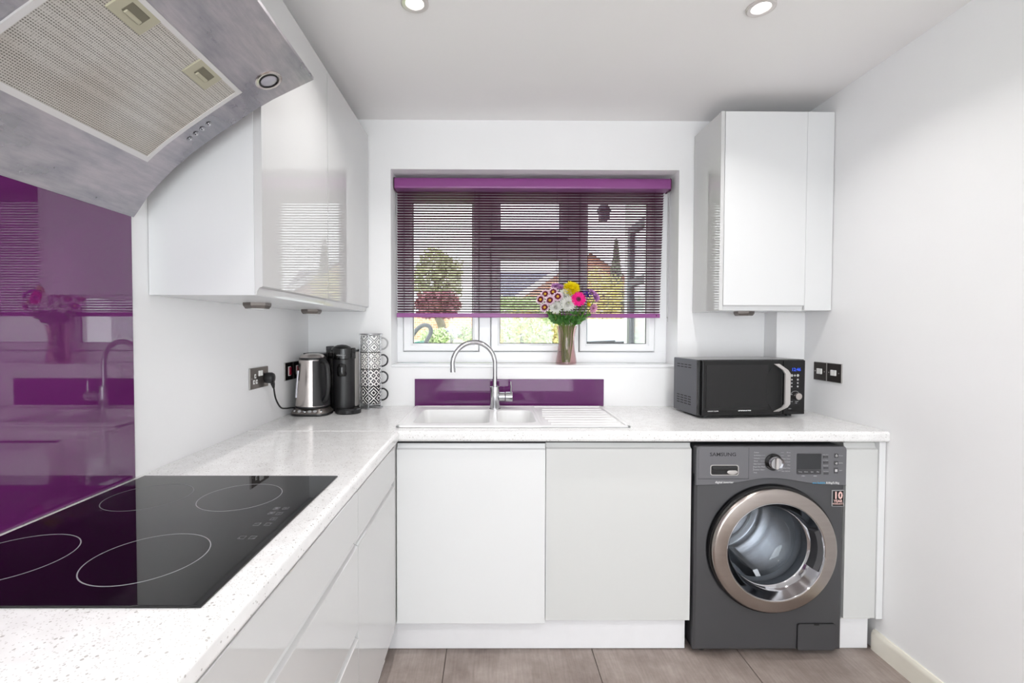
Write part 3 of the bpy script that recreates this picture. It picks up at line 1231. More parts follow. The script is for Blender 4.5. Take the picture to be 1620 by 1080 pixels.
# ================================================================== SINK AND TAP
t = thing('kitchen_sink', 'white inset sink with one and a half bowls and ribbed drainer', 'sink', (0.09, 2.13, W))
ZS = W + 0.007
bowls = (((-0.388, 0.014), (-0.332, -0.006), (1.945, 2.275), 0.735, 0.03), ((0.014, 0.215), (0.026, 0.196), (1.955, 2.262), 0.80, 0.045))
b = nb()
for (cx0_, cx1_), (bx0, bx1), (by0, by1), zb, rr in bowls:
    lp_ = rloop(bx0, bx1, by0, by1, rr)
    c = ((bx0 + bx1) / 2, (by0 + by1) / 2)
    outer = rect_around(lp_, cx0_, cx1_, SY0, SY1, c)
    loft(b, [[(p[0], p[1], ZS) for p in outer], [(p[0], p[1], ZS) for p in lp_]])
dr0 = 0.215
box(b, dr0, SX1, SY0, SY1, W + 0.001, W + 0.005)
# raised rim all round
for (x0, x1, y0, y1) in ((SX0, SX1, SY0, SY0 + 0.016), (SX0, SX1, SY1 - 0.016, SY1), (SX0, SX0 + 0.016, SY0, SY1), (SX1 - 0.016, SX1, SY0, SY1)):
    box(b, x0, x1, y0, y1, W + 0.0005, W + 0.0095, 0.003, 2)
box(b, dr0 - 0.008, dr0 + 0.008, SY0, SY1, W + 0.001, W + 0.0085, 0.003, 2)
deck = obj('deck', b, 'sink', t, angle=40)
for (cx0_, cx1_), (bx0, bx1), (by0, by1), zb, rr in bowls:
    b = nb()
    loops = []
    for ins, z in ((0, ZS), (0.003, ZS - 0.003), (0.012, ZS - 0.06), (0.022, zb + 0.02), (0.034, zb + 0.005), (0.05, zb)):
        loops.append([(p[0], p[1], z) for p in rloop(bx0 + ins, bx1 - ins, by0 + ins, by1 - ins, max(rr, 0.01))])
    loft(b, loops, cap_last=True)
    bo = obj('bowl', b, 'sink', t, angle=50)
    b = nb()
    lathe(b, [(0.035, 0.0), (0.035, 0.002), (0.026, 0.003), (0.02, 0.001), (0, 0.001)], ((bx0 + bx1) / 2, (by0 + by1) / 2, zb + 0.0005), 28)
    obj('drain', b, 'chrome', bo)
for k in range(7):
    y = 1.945 + k * 0.058
    b = nb()
    x0 = 0.236 + abs(k - 3) * 0.006
    prism(b, [(y - 0.009, W + 0.005), (y - 0.005, W + 0.0085), (y + 0.005, W + 0.0085), (y + 0.009, W + 0.005)], 'x', x0, 0.545)
    obj('drainer_rib', b, 'sink', t)

TX, TY = 0.020, 2.306
t = thing('mixer_tap', 'chrome swan-neck mixer tap standing behind the sink bowls', 'tap', (TX, TY, W + 0.007))
b = nb()
cyl(b, (TX, TY, W + 0.007), 0.0245, 0.112, bev=0.0015)
obj('body', b, 'chrome', t)
b = nb()
pts = [(TX, TY, 1.02), (TX, TY, 1.08), (TX, TY, 1.142)]
dirv = Vector((-0.985, -0.17, 0))
ctr = Vector((TX, TY, 1.142)) + dirv * 0.106
for k in range(1, 19):
    a = R(180 - 10.4 * k)
    pts.append(ctr + (-dirv) * 0 + dirv * (0.106 * math.cos(a)) * 1.0 + Vector((0, 0, 0.108 * math.sin(a))))
end = pts[-1]
pts.append(end + (end - pts[-2]) * 0.5)
tube(b, pts, 0.0115, 16)
sp = obj('spout', b, 'chrome', t, angle=60)
b = nb()
dvec = (Vector(pts[-1]) - Vector(pts[-2])).normalized()
tube(b, [Vector(pts[-1]) - dvec * 0.004, Vector(pts[-1]) + dvec * 0.016], 0.0138, 16)
obj('nozzle', b, 'chrome', sp)
b = nb()
cyl(b, (TX, TY, 1.0185), 0.0165, 0.012, bev=0.001)
obj('collar', b, 'chrome', sp)
b = nb()
cyl(b, (TX + 0.02, TY, 0.978), 0.0225, 0.03, axis='x', bev=0.001)
cyl(b, (TX + 0.052, TY, 0.978), 0.0245, 0.036, axis='x', bev=0.002)
ha = obj('handle', b, 'chrome', t)
b = nb()
tube(b, [(TX + 0.080, TY, 0.985), (TX + 0.081, TY - 0.002, 1.03), (TX + 0.079, TY - 0.002, 1.052)], 0.004, 10)
obj('lever', b, 'chrome', ha)
b = nb()
cyl(b, (TX, TY, W + 0.0065), 0.028, 0.002)
obj('base_ring', b, 'chrome', t)

# ================================================================== SOCKETS AND SWITCHES
def wall_plate(t, wall, y0, y1, zc, mname, h=0.086):
    """plate on the left (wall=-1) or right (wall=1) wall, returns x of its face"""
    xw = XL if wall < 0 else XR
    s = 1 if wall < 0 else -1
    b = nb()
    xs = sorted((xw + s * 0.0005, xw + s * 0.006))
    box(b, xs[0], xs[1], y0, y1, zc - h / 2, zc + h / 2, 0.001, 1)
    obj('plate_edge', b, 'plate_edge', t)
    b = nb()
    xs = sorted((xw + s * 0.006, xw + s * 0.0075))
    box(b, xs[0], xs[1], y0 + 0.002, y1 - 0.002, zc - h / 2 + 0.002, zc + h / 2 - 0.002, 0.0005, 1)
    obj('plate', b, mname, t)
    return xw + s * 0.0075


t = thing('wall_socket', 'brushed metal double wall socket on the left wall with black plug', 'socket', (XL, 1.904, 1.112))
xf = wall_plate(t, -1, 1.830, 1.978, 1.112, 'nickel')
for yy, zz in ((1.868, 1.121), (1.857, 1.098), (1.879, 1.098)):
    b = nb()
    box(b, xf - 0.001, xf + 0.0012, yy - 0.0065, yy + 0.0065, zz - 0.0085, zz + 0.0085, 0.001, 2)
    i_ = obj('pin_insert', b, 'white_pl', t)
    b = nb()
    box(b, xf + 0.0008, xf + 0.0016, yy - 0.002, yy + 0.002, zz - 0.0035, zz + 0.0035)
    obj('pin_hole', b, 'black_matte', i_, smooth=False)
for yy in (1.901, 1.917):
    b = nb()
    box(b, xf - 0.001, xf + 0.004, yy - 0.0072, yy + 0.0072, 1.119, 1.141, 0.0015, 2)
    obj('rocker', b, 'white_pl', t)
for yy in (1.841, 1.967):
    b = nb()
    cyl(b, (xf - 0.0005, yy, 1.112), 0.003, 0.0012, 'x', 12)
    obj('screw', b, 'plate_edge', t)
for k, (y0, y1, lab) in enumerate(((2.141, 2.227, 'black wall switch plate with red rocker, left one beside the kettle'), (2.2285, 2.3145, 'black wall switch plate with red rocker, half hidden behind the kettle'))):
    t = thing('fused_switch', lab, 'switch', (XL, (y0 + y1) / 2, 1.114), group='red switches by the kettle')
    xf = wall_plate(t, -1, y0, y1, 1.114, 'black_plate')
    yc = (y0 + y1) / 2
    b = nb()
    box(b, xf - 0.0005, xf + 0.002, yc - 0.0125, yc + 0.0125, 1.092, 1.136, 0.001, 1)
    sw = obj('rocker_surround', b, 'white_pl', t)
    b = nb()
    box(b, xf + 0.0005, xf + 0.006, yc - 0.009, yc + 0.0125 - 0.001, 1.096, 1.133, 0.002, 2)
    obj('rocker', b, 'red', sw)
for k, (y0, y1, lab) in enumerate(((2.163, 2.249, 'dark metal double light switch nearer the window wall, right wall'), (2.070, 2.160, 'dark metal double light switch farther from the window wall, right wall'))):
    t = thing('light_switch', lab, 'switch', (XR, (y0 + y1) / 2, 1.117), group='light switches on the right wall')
    xf = wall_plate(t, 1, y0, y1, 1.117, 'nickel_dark', 0.088)
    yc = (y0 + y1) / 2
    for dy in (-0.0085, 0.0085):
        b = nb()
        box(b, xf - 0.005, xf + 0.001, yc + dy - 0.0075, yc + dy + 0.0075, 1.104, 1.130, 0.0015, 2)
        obj('rocker', b, 'white_pl', t)
    for dy in (-0.031, 0.031):
        b = nb()
        cyl(b, (xf - 0.001, yc + dy, 1.117), 0.0028, 0.0015, 'x', 12)
        obj('screw', b, 'plate_edge', t)

# ================================================================== KETTLE
KX, KY = -0.845, 2.196
t = thing('electric_kettle', 'brushed steel electric kettle with black handle on its button base', 'kettle', (KX, KY, W))
b = nb()
fr = rloop(KX - 0.090, KX + 0.090, KY - 0.078, KY + 0.064, 0.05, 8)
def scl(l, s, z, dy=0.0):
    return [(KX + (p[0] - KX) * s, KY + dy + (p[1] - KY) * s, z) for p in l]
loft(b, [scl(fr, 0.96, W + 0.001), scl(fr, 0.985, W + 0.004), scl(fr, 0.985, W + 0.012), scl(fr, 0.96, W + 0.016)], True, True)
bmesh.ops.recalc_face_normals(b, faces=b.faces)
base = obj('power_base', b, 'black_pl', t)
b = nb()
loft(b, [scl(fr, 0.99, W + 0.012), scl(fr, 0.985, W + 0.016), scl(fr, 0.84, W + 0.031), scl(fr, 0.80, W + 0.034)], True, True)
bmesh.ops.recalc_face_normals(b, faces=b.faces)
obj('base_collar', b, 'nickel', base)
for k in range(6):
    a = R(270 + (k - 2.5) * 13)
    px_ = KX + (k - 2.5) * 0.0235
    py_ = KY - 0.0735 + abs(k - 2.5) * 0.0025 + (0.006 if k in (0, 5) else 0)
    mm = Matrix.Translation((px_, py_, W + 0.0225)) @ Matrix.Rotation(R(42), 4, 'X')
    b = nb()
    lathe(b, [(0.0075, -0.002), (0.0075, 0.0025), (0.006, 0.004), (0, 0.004)], mtx=mm @ Matrix.Diagonal((1.15, 0.85, 1, 1)), seg=16)
    obj('button', b, 'print_g' if k in (1, 3, 4) else 'chrome', base)
b = nb()
lathe(b, [(0.070, 0), (0.077, 0.002), (0.0775, 0.010), (0, 0.010)], (KX, KY, W + 0.034), 40)
obj('foot_ring', b, 'black_pl', t)
b = nb()
lathe(b, [(0.0775, 0.010), (0.0765, 0.03), (0.073, 0.09), (0.068, 0.15), (0.0625, 0.205), (0.060, 0.226), (0, 0.226)], (KX, KY, W + 0.034), 48)
body = obj('body', b, 'brushed', t)
b = nb()
lathe(b, [(0.0605, 0.224), (0.061, 0.231), (0.0595, 0.235)], (KX, KY, W + 0.034), 40)
obj('rim', b, 'black_pl', body)
b = nb()
lathe(b, [(0.0595, 0.233), (0.056, 0.240), (0.045, 0.248), (0.028, 0.2525), (0, 0.2535)], (KX, KY, W + 0.034), 40)
obj('lid', b, 'brushed', t)
# black handle panel on the front right, with its loop
hd = Vector((0.84, -0.54, 0)).normalized()
sd = Vector((-hd.y, hd.x, 0))
zb0 = W + 0.034
b = nb()
for side in (1,):
    lo = []
    for z in (0.012, 0.06, 0.12, 0.18, 0.222):
        rr = 0.0778 - (z - 0.01) * 0.083
        row = []
        for k in range(9):
            a = (k - 4) * R(9.5)
            d = hd * math.cos(a) + sd * math.sin(a)
            row.append(Vector((KX, KY, zb0 + z)) + d * (rr + 0.004))
        lo.append(row)
    for a, c in zip(lo[:-1], lo[1:]):
        for k in range(8):
            q = [b.verts.new(p) for p in (a[k], a[k + 1], c[k + 1], c[k])]
            b.faces.new(q)
    bmesh.ops.remove_doubles(b, verts=b.verts, dist=1e-6)
    ex = bmesh.ops.extrude_face_region(b, geom=list(b.faces))
    for v in ex['geom']:
        if isinstance(v, bmesh.types.BMVert):
            v.co -= Vector((v.co.x - KX, v.co.y - KY, 0)).normalized() * 0.006
    bmesh.ops.recalc_face_normals(b, faces=b.faces)
obj('handle_panel', b, 'black_pl', t)
b = nb()
K0 = Vector((KX, KY, zb0))
hp = [K0 + hd * 0.060 + Vector((0, 0, 0.216)), K0 + hd * 0.085 + Vector((0, 0, 0.219)), K0 + hd * 0.103 + Vector((0, 0, 0.200)), K0 + hd * 0.110 + Vector((0, 0, 0.150)),
      K0 + hd * 0.109 + Vector((0, 0, 0.100)), K0 + hd * 0.100 + Vector((0, 0, 0.055)), K0 + hd * 0.074 + Vector((0, 0, 0.030))]
tube(b, smooth_path(hp, 6), 0.0105, 12)
obj('handle', b, 'black_pl', t, angle=60)
# water gauge window on the left
b = nb()
gd = Vector((-0.80, -0.60, 0)).normalized()
gp = [K0 + gd * (0.0785 - z * 0.083) + Vector((0, 0, z)) for z in (0.05, 0.1, 0.14, 0.175)]
tube(b, gp, 0.007, 10)
obj('water_gauge', b, 'kettle_glass', t)
# spout at the back left
b = nb()
sd2 = Vector((-0.62, 0.785, 0))
prism(b, [(0.0, 0.0), (0.02, -0.012), (0.02, 0.012)], 'z', 0.20, 0.231)
bmesh.ops.transform(b, matrix=Matrix.Translation((KX, KY, zb0)) @ Matrix.Rotation(math.atan2(sd2.y, sd2.x) + math.pi, 4, 'Z') @ Matrix.Translation((-0.078, 0, 0)), verts=b.verts)
obj('spout', b, 'brushed', t)
b = nb()
tube(b, smooth_path([(-0.927, 1.972, 1.082), (-0.928, 1.978, 1.060), (-0.93, 2.000, 1.010), (-0.93, 2.045, 0.966), (-0.93, 2.10, 0.952), (-0.925, 2.16, 0.945), (-0.918, 2.21, 0.930)], 8), 0.0035, 8)
cordk = obj('power_cord', b, 'black_pl', t, angle=60)
b = nb()
lathe(b, [(0, -0.006), (0.021, -0.006), (0.023, 0.0), (0.023, 0.018), (0.019, 0.026), (0.008, 0.030), (0, 0.030)], (-0.944, 1.955, 1.106), 24, 'x')
tube(b, [(-0.928, 1.960, 1.098), (-0.927, 1.968, 1.078), (-0.927, 1.974, 1.062)], 0.006, 10, radii=[0.010, 0.0085, 0.005])
obj('plug', b, 'black_pl', cordk)

# ================================================================== COFFEE MACHINE
t = thing('coffee_machine', 'black capsule coffee machine between the kettle and the cup rack', 'coffee machine', (-0.74, 2.32, W))
CXm, CYm = -0.746, 2.315
b = nb()
prof = rloop(CXm - 0.068, CXm + 0.072, 2.262, 2.410, 0.03, 6)
loft(b, [[(p[0], p[1], z) for p in prof] for z in (W + 0.002, W + 0.30)], True, True)
bmesh.ops.recalc_face_normals(b, faces=b.faces)
obj('body', b, 'black_gloss', t)
b = nb()
lathe(b, [(0.0, 0), (0.052, 0), (0.053, 0.01), (0.053, 0.285), (0.052, 0.29), (0, 0.29)], (CXm + 0.022, 2.282, W + 0.004), 36)
obj('column', b, 'black_pl', t)
b = nb()
lathe(b, [(0.0, 0), (0.053, 0), (0.056, 0.004), (0.056, 0.05), (0.054, 0.055), (0, 0.055)], (CXm + 0.022, 2.280, 1.166), 36)
head = obj('brew_head', b, 'black_gloss', t)
b = nb()
lathe(b, [(0.0, 0.026), (0.02, 0.024), (0.040, 0.015), (0.050, 0.004), (0.050, 0)], (CXm + 0.006, 2.300, 1.2105), 36)
obj('lid', b, 'black_pl', head)
text('brand_print', 'NESPRESSO', 0.0085, (CXm + 0.026, 2.2225, 1.187), 'print_g', head)
b = nb()
lathe(b, [(0, 0), (0.022, 0.0), (0.0245, 0.012), (0.0245, 0.042), (0.018, 0.058), (0, 0.066)], (CXm + 0.026, 2.240, 1.086), 24)
obj('coffee_outlet', b, 'black_gloss', t)
b = nb()
lathe(b, [(0, 0), (0.058, 0), (0.060, 0.004), (0.060, 0.018), (0.054, 0.024), (0.050, 0.020), (0, 0.020)], (CXm + 0.060, 2.224, W + 0.001), 36)
obj('drip_tray', b, 'black_pl', t)
b = nb()
prof = rloop(-0.940, CXm - 0.070, 2.300, 2.424, 0.035, 6)
loft(b, [[(p[0], p[1], z) for p in prof] for z in (W + 0.002, 1.184)], True, True)
bmesh.ops.recalc_face_normals(b, faces=b.faces)
tk = obj('water_tank', b, 'black_gloss', t)
b = nb()
prof = rloop(-0.943, CXm - 0.066, 2.297, 2.427, 0.037, 6)
loft(b, [[(p[0], p[1], z) for p in prof] for z in (1.1845, 1.192)], True, True)
bmesh.ops.recalc_face_normals(b, faces=b.faces)
obj('tank_lid', b, 'black_pl', tk)
b = nb()
box(b, CXm - 0.088, CXm - 0.066, 2.34, 2.405, 1.15, 1.226, 0.003)
obj('side_block', b, 'grey_dark', t)
b = nb()
box(b, CXm + 0.0722, CXm + 0.076, 2.285, 2.400, W + 0.02, 1.20, 0.001, 1)
obj('side_trim', b, 'silver', t)
b = nb()
tube(b, smooth_path([(-0.945, 2.262, 1.082), (-0.944, 2.250, 1.03), (-0.943, 2.245, 0.985), (-0.940, 2.265, 0.950), (-0.930, 2.296, 0.940)], 8), 0.0035, 8)
obj('power_cord', b, 'black_pl', t, angle=60)

# ================================================================== CUP RACK WITH FOUR CUPS
RX, RY = -0.612, 2.366
t = thing('cup_rack', 'tall chrome wire rack holding the stack of four patterned cups', 'rack', (RX, RY, W))
def ring_pts(r, z, n=36):
    return [(RX + r * math.cos(2 * math.pi * k / n), RY + r * math.sin(2 * math.pi * k / n), z) for k in range(n)]
b = nb()
tube(b, ring_pts(0.056, W + 0.0035), 0.0025, 8, True)
obj('base_ring', b, 'chrome', t, angle=60)
b = nb()
tube(b, ring_pts(0.046, W + 0.024), 0.002, 8, True)
tube(b, [(RX - 0.046, RY, W + 0.024), (RX + 0.046, RY, W + 0.024)], 0.002, 8)
tube(b, [(RX, RY - 0.056, W + 0.024), (RX, RY + 0.046, W + 0.024)], 0.002, 8)
obj('cup_seat', b, 'chrome', t, angle=60)
b = nb()
tube(b, ring_pts(0.0565, 1.288), 0.003, 8, True)
obj('top_ring', b, 'chrome', t, angle=60)
for a in (-165, -90, -20, 120):
    b = nb()
    x, y = RX + 0.0565 * math.cos(R(a)), RY + 0.0565 * math.sin(R(a))
    tube(b, [(x, y, W + 0.002), (x, y, 1.290)], 0.0019, 8)
    obj('upright', b, 'chrome', t, angle=60)
CH = 0.0855
cups = (('dark', rgb(236, 234, 232), rgb(30, 30, 34), 1.5, 1, 22.0, -0.45, False, 'dark black-and-white diamond patterned cup at the bottom of the stack', 'black_pl'),
        ('lattice', rgb(240, 236, 234), rgb(62, 58, 66), 3.0, 1, 11.0, 0.0, False, 'cup with small black diamond lattice, second from the bottom', 'grey_dark'),
        ('dots', rgb(236, 234, 230), rgb(84, 82, 88), 2.5, 2, 20.0, 0.3, False, 'cup with grey rings and dots, second from the top', 'grey_dark'),
        ('pale', rgb(238, 238, 236), rgb(128, 128, 132), 1.6, 3, 20.0, 0.3, True, 'palest cup with light grey tile pattern at the top of the stack', 'print_g'))
for k, (nm, lc, dc, kk, met, fq, th, hf, lab, hm) in enumerate(cups):
    z0 = W + 0.0265 + k * 0.0862
    c = thing('patterned_cup', lab, 'cup', (RX, RY, z0), group='cups stacked in the wire rack')
    b = nb()
    lathe(b, [(0, 0.0), (0.044, 0.0), (0.050, 0.004), (0.052, 0.012), (0.052, CH - 0.001), (0.051, CH), (0.049, CH), (0.0485, 0.012), (0.044, 0.006), (0, 0.006)], (RX, RY, z0), 40)
    obj('cup_body', b, pattern_mat('cup_' + nm, lc, dc, kk, met, fq, th, half=hf), c)
    b = nb()
    hp = [(RX + 0.050, RY - 0.006, z0 + 0.072), (RX + 0.066, RY - 0.008, z0 + 0.074), (RX + 0.082, RY - 0.010, z0 + 0.062), (RX + 0.086, RY - 0.010, z0 + 0.046), (RX + 0.080, RY - 0.010, z0 + 0.028), (RX + 0.064, RY - 0.008, z0 + 0.017), (RX + 0.050, RY - 0.006, z0 + 0.016)]
    tube(b, smooth_path(hp, 6), 0.0042, 10)
    obj('handle', b, hm, c, angle=60)

# ================================================================== MICROWAVE
MW, MH, MD = 0.520, 0.266, 0.248
t = thing('microwave_oven', 'black microwave with silver handle on the worktop in the right corner', 'microwave', (0.943, 2.073, W), R(6.2))
kw = dict(local=True)
Z0 = 0.010
b = nb()
box(b, 0.004, MW - 0.004, 0.034, MD, Z0, MH, 0.003, 2)
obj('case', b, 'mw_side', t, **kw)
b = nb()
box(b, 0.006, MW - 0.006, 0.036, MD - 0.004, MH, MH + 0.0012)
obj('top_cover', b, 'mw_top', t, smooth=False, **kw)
b = nb()
box(b, 0.0, 0.012, 0.014, 0.0335, Z0 + 0.001, MH + 0.001, 0.003, 2)
box(b, 0.012, MW - 0.012, 0.018, 0.0335, Z0 + 0.001, MH + 0.001, 0.002, 1)
box(b, MW - 0.012, MW, 0.014, 0.0335, Z0 + 0.001, MH + 0.001, 0.003, 2)
obj('front_frame', b, 'mw_front', t, **kw)
DXm = 0.405
b = nb()
box(b, 0.010, DXm, 0.0, 0.0175, Z0 + 0.004, MH - 0.002, 0.004, 3)
door = obj('door', b, 'mw_front', t, **kw)
b = nb()
box(b, 0.028, 0.330, -0.0012, 0.0002, Z0 + 0.028, MH - 0.022, 0.0005, 1)
obj('window', b, 'mw_glass', door, **kw)
# dark handle recess and the silver bent handle
b = nb()
loft(b, [[(x, -0.001, z) for x, z in ((0.322, 0.075), (0.352, 0.035), (0.395, 0.03), (0.395, 0.245), (0.352, 0.24), (0.322, 0.20))],
         [(x, -0.0018, z) for x, z in ((0.326, 0.075), (0.354, 0.038), (0.392, 0.033), (0.392, 0.242), (0.354, 0.237), (0.326, 0.20))]], True, True)
bmesh.ops.recalc_face_normals(b, faces=b.faces)
obj('handle_recess', b, 'black_matte', door, **kw)
b = nb()
hp = [(0.357, 0.028, -0.004), (0.380, 0.052, -0.030), (0.388, 0.068, -0.036), (0.388, 0.205, -0.036), (0.380, 0.222, -0.030), (0.357, 0.248, -0.004)]
wdt = 0.026
t_ = bmesh.new()
rows = []
for x, z, y in hp:
    rows.append([t_.verts.new(p) for p in ((x, y, z), (x + wdt, y + 0.002, z), (x + wdt, y + 0.009, z), (x, y + 0.008, z))])
for a, c in zip(rows[:-1], rows[1:]):
    for k in range(4):
        t_.faces.new((a[k], a[(k + 1) % 4], c[(k + 1) % 4], c[k]))
t_.faces.new(rows[0]); t_.faces.new(rows[-1][::-1])
bmesh.ops.recalc_face_normals(t_, faces=t_.faces)
merge(b, t_)
obj('handle', b, 'silver', door, **kw)
text('brand_print', 'SAMSUNG', 0.0135, (0.215, -0.0006, 0.038), 'print_w', door, local=True, bold=0.0004)
text('series_print', 'ceramic inside', 0.009, (0.062, -0.0006, 0.036), 'print_w', door, local=True)
b = nb()
box(b, DXm + 0.001, MW - 0.006, 0.0, 0.0175, Z0 + 0.004, MH - 0.002, 0.003, 2)
panel = obj('control_panel', b, 'mw_front', t, **kw)
text('clock_display', '12:46', 0.021, (0.468, -0.0005, 0.221), 'clock', panel, local=True, bold=0.0003)
for x, z, r in ((0.447, 0.194, 0.0062), (0.462, 0.194, 0.0045), (0.477, 0.194, 0.0062), (0.447, 0.175, 0.0038), (0.477, 0.175, 0.0045), (0.447, 0.159, 0.0035), (0.477, 0.159, 0.004), (0.447, 0.143, 0.0035), (0.477, 0.143, 0.004)):
    b = nb()
    cyl(b, (x, -0.0008, z), r, 0.001, 'y', 16)
    obj('button', b, 'print_g', panel, **kw)
for z in (0.151, 0.134, 0.167, 0.062):
    b = nb()
    box(b, 0.444, 0.488, -0.0004, 0.0002, z - 0.0003, z + 0.0003)
    obj('panel_line', b, 'grey_dark', panel, smooth=False, **kw)
b = nb()
cyl(b, (0.470, -0.019, 0.099), 0.0155, 0.019, 'y', 32, bev=0.001)
obj('dial', b, 'brushed', panel, **kw)
b = nb()
pts = [(0.465 + 0.023 * math.cos(R(a)), -0.0004, 0.101 + 0.021 * math.sin(R(a))) for a in range(40, 171, 10)]
tube(b, pts, 0.0007, 6)
obj('dial_scale', b, 'print_g', panel, **kw)
for x, z, s_ in ((0.448, 0.106, '00'), (0.446, 0.073, 'STOP'), (0.474, 0.073, 'START'), (0.470, 0.066, '+30s'), (0.440, 0.040, 'ECO')):
    text('panel_print', s_, 0.006, (x, -0.0004, z), 'print_g', panel, local=True)
# ventilation slots on the left side
vs0 = None
k = 0
for zr, n in (((0.238, 0.226), 4), ((0.088, 0.076, 0.064, 0.052), 4)):
    for z in zr:
        for i in range(n):
            y = 0.098 + i * 0.034
            if vs0 is None:
                b = nb()
                box(b, -0.0004, 0.0006, -0.0125, 0.0125, -0.0022, 0.0022)
                vs0 = obj('vent_slot', b, 'black_matte', t, smooth=False, local=True)
                vs0.location = (0.0038, y, z)
            else:
                shared('vent_slot', vs0, t, (0.0038, y, z))
for x in (0.05, MW - 0.05):
    for y in (0.05, MD - 0.04):
        b = nb()
        cyl(b, (x, y, 0.0005), 0.014, 0.0105, seg=16)
        obj('foot', b, 'black_pl', t, **kw)

# ================================================================== WASHING MACHINE
X0, X1, YM, ZM = 0.818, 1.418, 1.832, 0.850
t = thing('washing_machine', 'graphite grey front-loading washing machine with steel porthole door', 'washing machine', ((X0 + X1) / 2, 2.1, 0))
DCX, DCZ = 1.118, 0.443
b = nb()
box(b, X0, X0 + 0.012, YM + 0.021, 2.40, 0.022, ZM - 0.012, 0.003, 1)
box(b, X1 - 0.012, X1, YM + 0.021, 2.40, 0.022, ZM - 0.012, 0.003, 1)
box(b, X0, X1, YM + 0.021, 2.40, ZM - 0.022, ZM - 0.003, 0.004, 2)
box(b, X0, X1, YM + 0.021, 2.40, 0.022, 0.034)
box(b, X0 + 0.012, X1 - 0.012, 2.385, 2.40, 0.034, ZM - 0.022)
obj('case', b, 'grey_dark', t)
# front panel with the round opening
N = 96
circ = [(DCX + 0.205 * math.cos(2 * math.pi * k / N), DCZ + 0.205 * math.sin(2 * math.pi * k / N)) for k in range(N)]
ro = rect_around(circ, X0, X1, 0.020, 0.735, (DCX, DCZ))
def shr(l, d):
    return [(min(max(x, X0 + d), X1 - d), min(max(z, 0.020 + d), 0.735 - d * 0.2)) for x, z in l]
b = nb()
big = [(DCX + 0.258 * math.cos(2 * math.pi * k / N), DCZ + 0.258 * math.sin(2 * math.pi * k / N)) for k in range(N)]
mid = [(min(max(x, X0 + .012), X1 - .012), min(max(z, .03), .72)) for x, z in big]
loft(b, [[(x, YM + 0.022, z) for x, z in ro], [(x, YM + 0.008, z) for x, z in ro], [(x, YM, z) for x, z in shr(ro, 0.009)],
         [(x, YM - 0.006, z) for x, z in mid], [(x, YM - 0.006 + 0.008, z) for x, z in [(DCX + (p[0] - DCX) * 0.96, DCZ + (p[1] - DCZ) * 0.96) for p in mid]],
         [(x, YM + 0.012, z) for x, z in circ], [(x, YM + 0.03, z) for x, z in circ]])
bmesh.ops.recalc_face_normals(b, faces=b.faces)
obj('front_panel', b, 'grey_body', t, angle=28)
# control fascia with its lower edge arching over the door
arch = []
for k in range(33):
    x = X1 + (X0 - X1) * k / 32
    d = (x - DCX) / 0.165
    arch.append((x, 0.693 + 0.029 * math.exp(-d * d * 1.3)))
fas = [(X0 + 0.0, ZM - 0.02)] + [(X0 + 0.012 - 0.012 * math.cos(R(a)), ZM - 0.012 + 0.012 * math.sin(R(a)) - 0.0) for a in (0, 30, 60, 90)]
fas += [(X1 - 0.012 + 0.012 * math.sin(R(a)), ZM - 0.012 + 0.012 * math.cos(R(a))) for a in (0, 30, 60, 90)] + arch
b = nb()
seen = []
for p in fas:
    if not seen or (abs(p[0] - seen[-1][0]) + abs(p[1] - seen[-1][1])) > 1e-5:
        seen.append(p)
fas = seen
ccx, ccz = DCX, 0.78
loft(b, [[(x, YM + 0.022, z) for x, z in fas], [(x, YM - 0.006, z) for x, z in fas],
         [(x + (ccx - x) * 0.006, YM - 0.009, z + (ccz - z) * 0.03) for x, z in fas]], True, True)
bmesh.ops.recalc_face_normals(b, faces=b.faces)
fascia = obj('control_fascia', b, 'grey_panel', t, angle=28)
YP = YM - 0.009
# groove lines
b = nb()
tube(b, [(x, YM - 0.0075, z + 0.0015) for x, z in arch], 0.0012, 6)
obj('fascia_groove', b, 'grey_dark', fascia)
# detergent drawer
b = nb()
dl = rloop(0.826, 1.025, 0.722, 0.844, 0.006, 3)
dl = [(x, z) if not (x > 1.0 and z < 0.74) else (x, z) for x, z in dl]
loft(b, [[(x, YP + 0.0006, z) for x, z in dl], [(x, YP - 0.0015, z) for x, z in dl], [(x + (0.925 - x) * .012, YP - 0.0022, z + (0.783 - z) * .02) for x, z in dl]], True, True)
bmesh.ops.recalc_face_normals(b, faces=b.faces)
drw = obj('detergent_drawer', b, 'grey_panel', t)
b = nb()
for (a0, a1, c0, c1) in ((0.824, 1.027, 0.7195, 0.7212), (1.0255, 1.0270, 0.72, 0.846)):
    box(b, a0, a1, YP - 0.0008, YP + 0.0004, c0, c1)
obj('drawer_gap', b, 'grey_dark', drw, smooth=False)
b = nb()
hl = rloop(0.872, 0.985, 0.735, 0.777, 0.009, 4)
loft(b, [[(x, YP - 0.0022, z) for x, z in hl], [(x, YP - 0.0045, z) for x, z in hl],
         [(x + (0.9285 - x) * .05, YP - 0.0045, z + (0.756 - z) * .12) for x, z in hl], [(x + (0.9285 - x) * .06, YP - 0.0015, z + (0.756 - z) * .15) for x, z in hl]])
bmesh.ops.recalc_face_normals(b, faces=b.faces)
obj('handle_rim', b, 'silver', drw)
b = nb()
hl2 = rloop(0.8755, 0.9815, 0.738, 0.774, 0.007, 4)
loft(b, [[(x, YP - 0.0022, z) for x, z in hl2], [(x, YP - 0.0028, z) for x, z in hl2]], True, True)
bmesh.ops.recalc_face_normals(b, faces=b.faces)
obj('handle_recess', b, 'black_pl', drw)
b = nb()
box(b, 0.877, 0.975, YP - 0.012, YP - 0.002, 0.757, 0.7735, 0.004, 2)
obj('handle_grip', b, 'black_pl', drw)
b = nb()
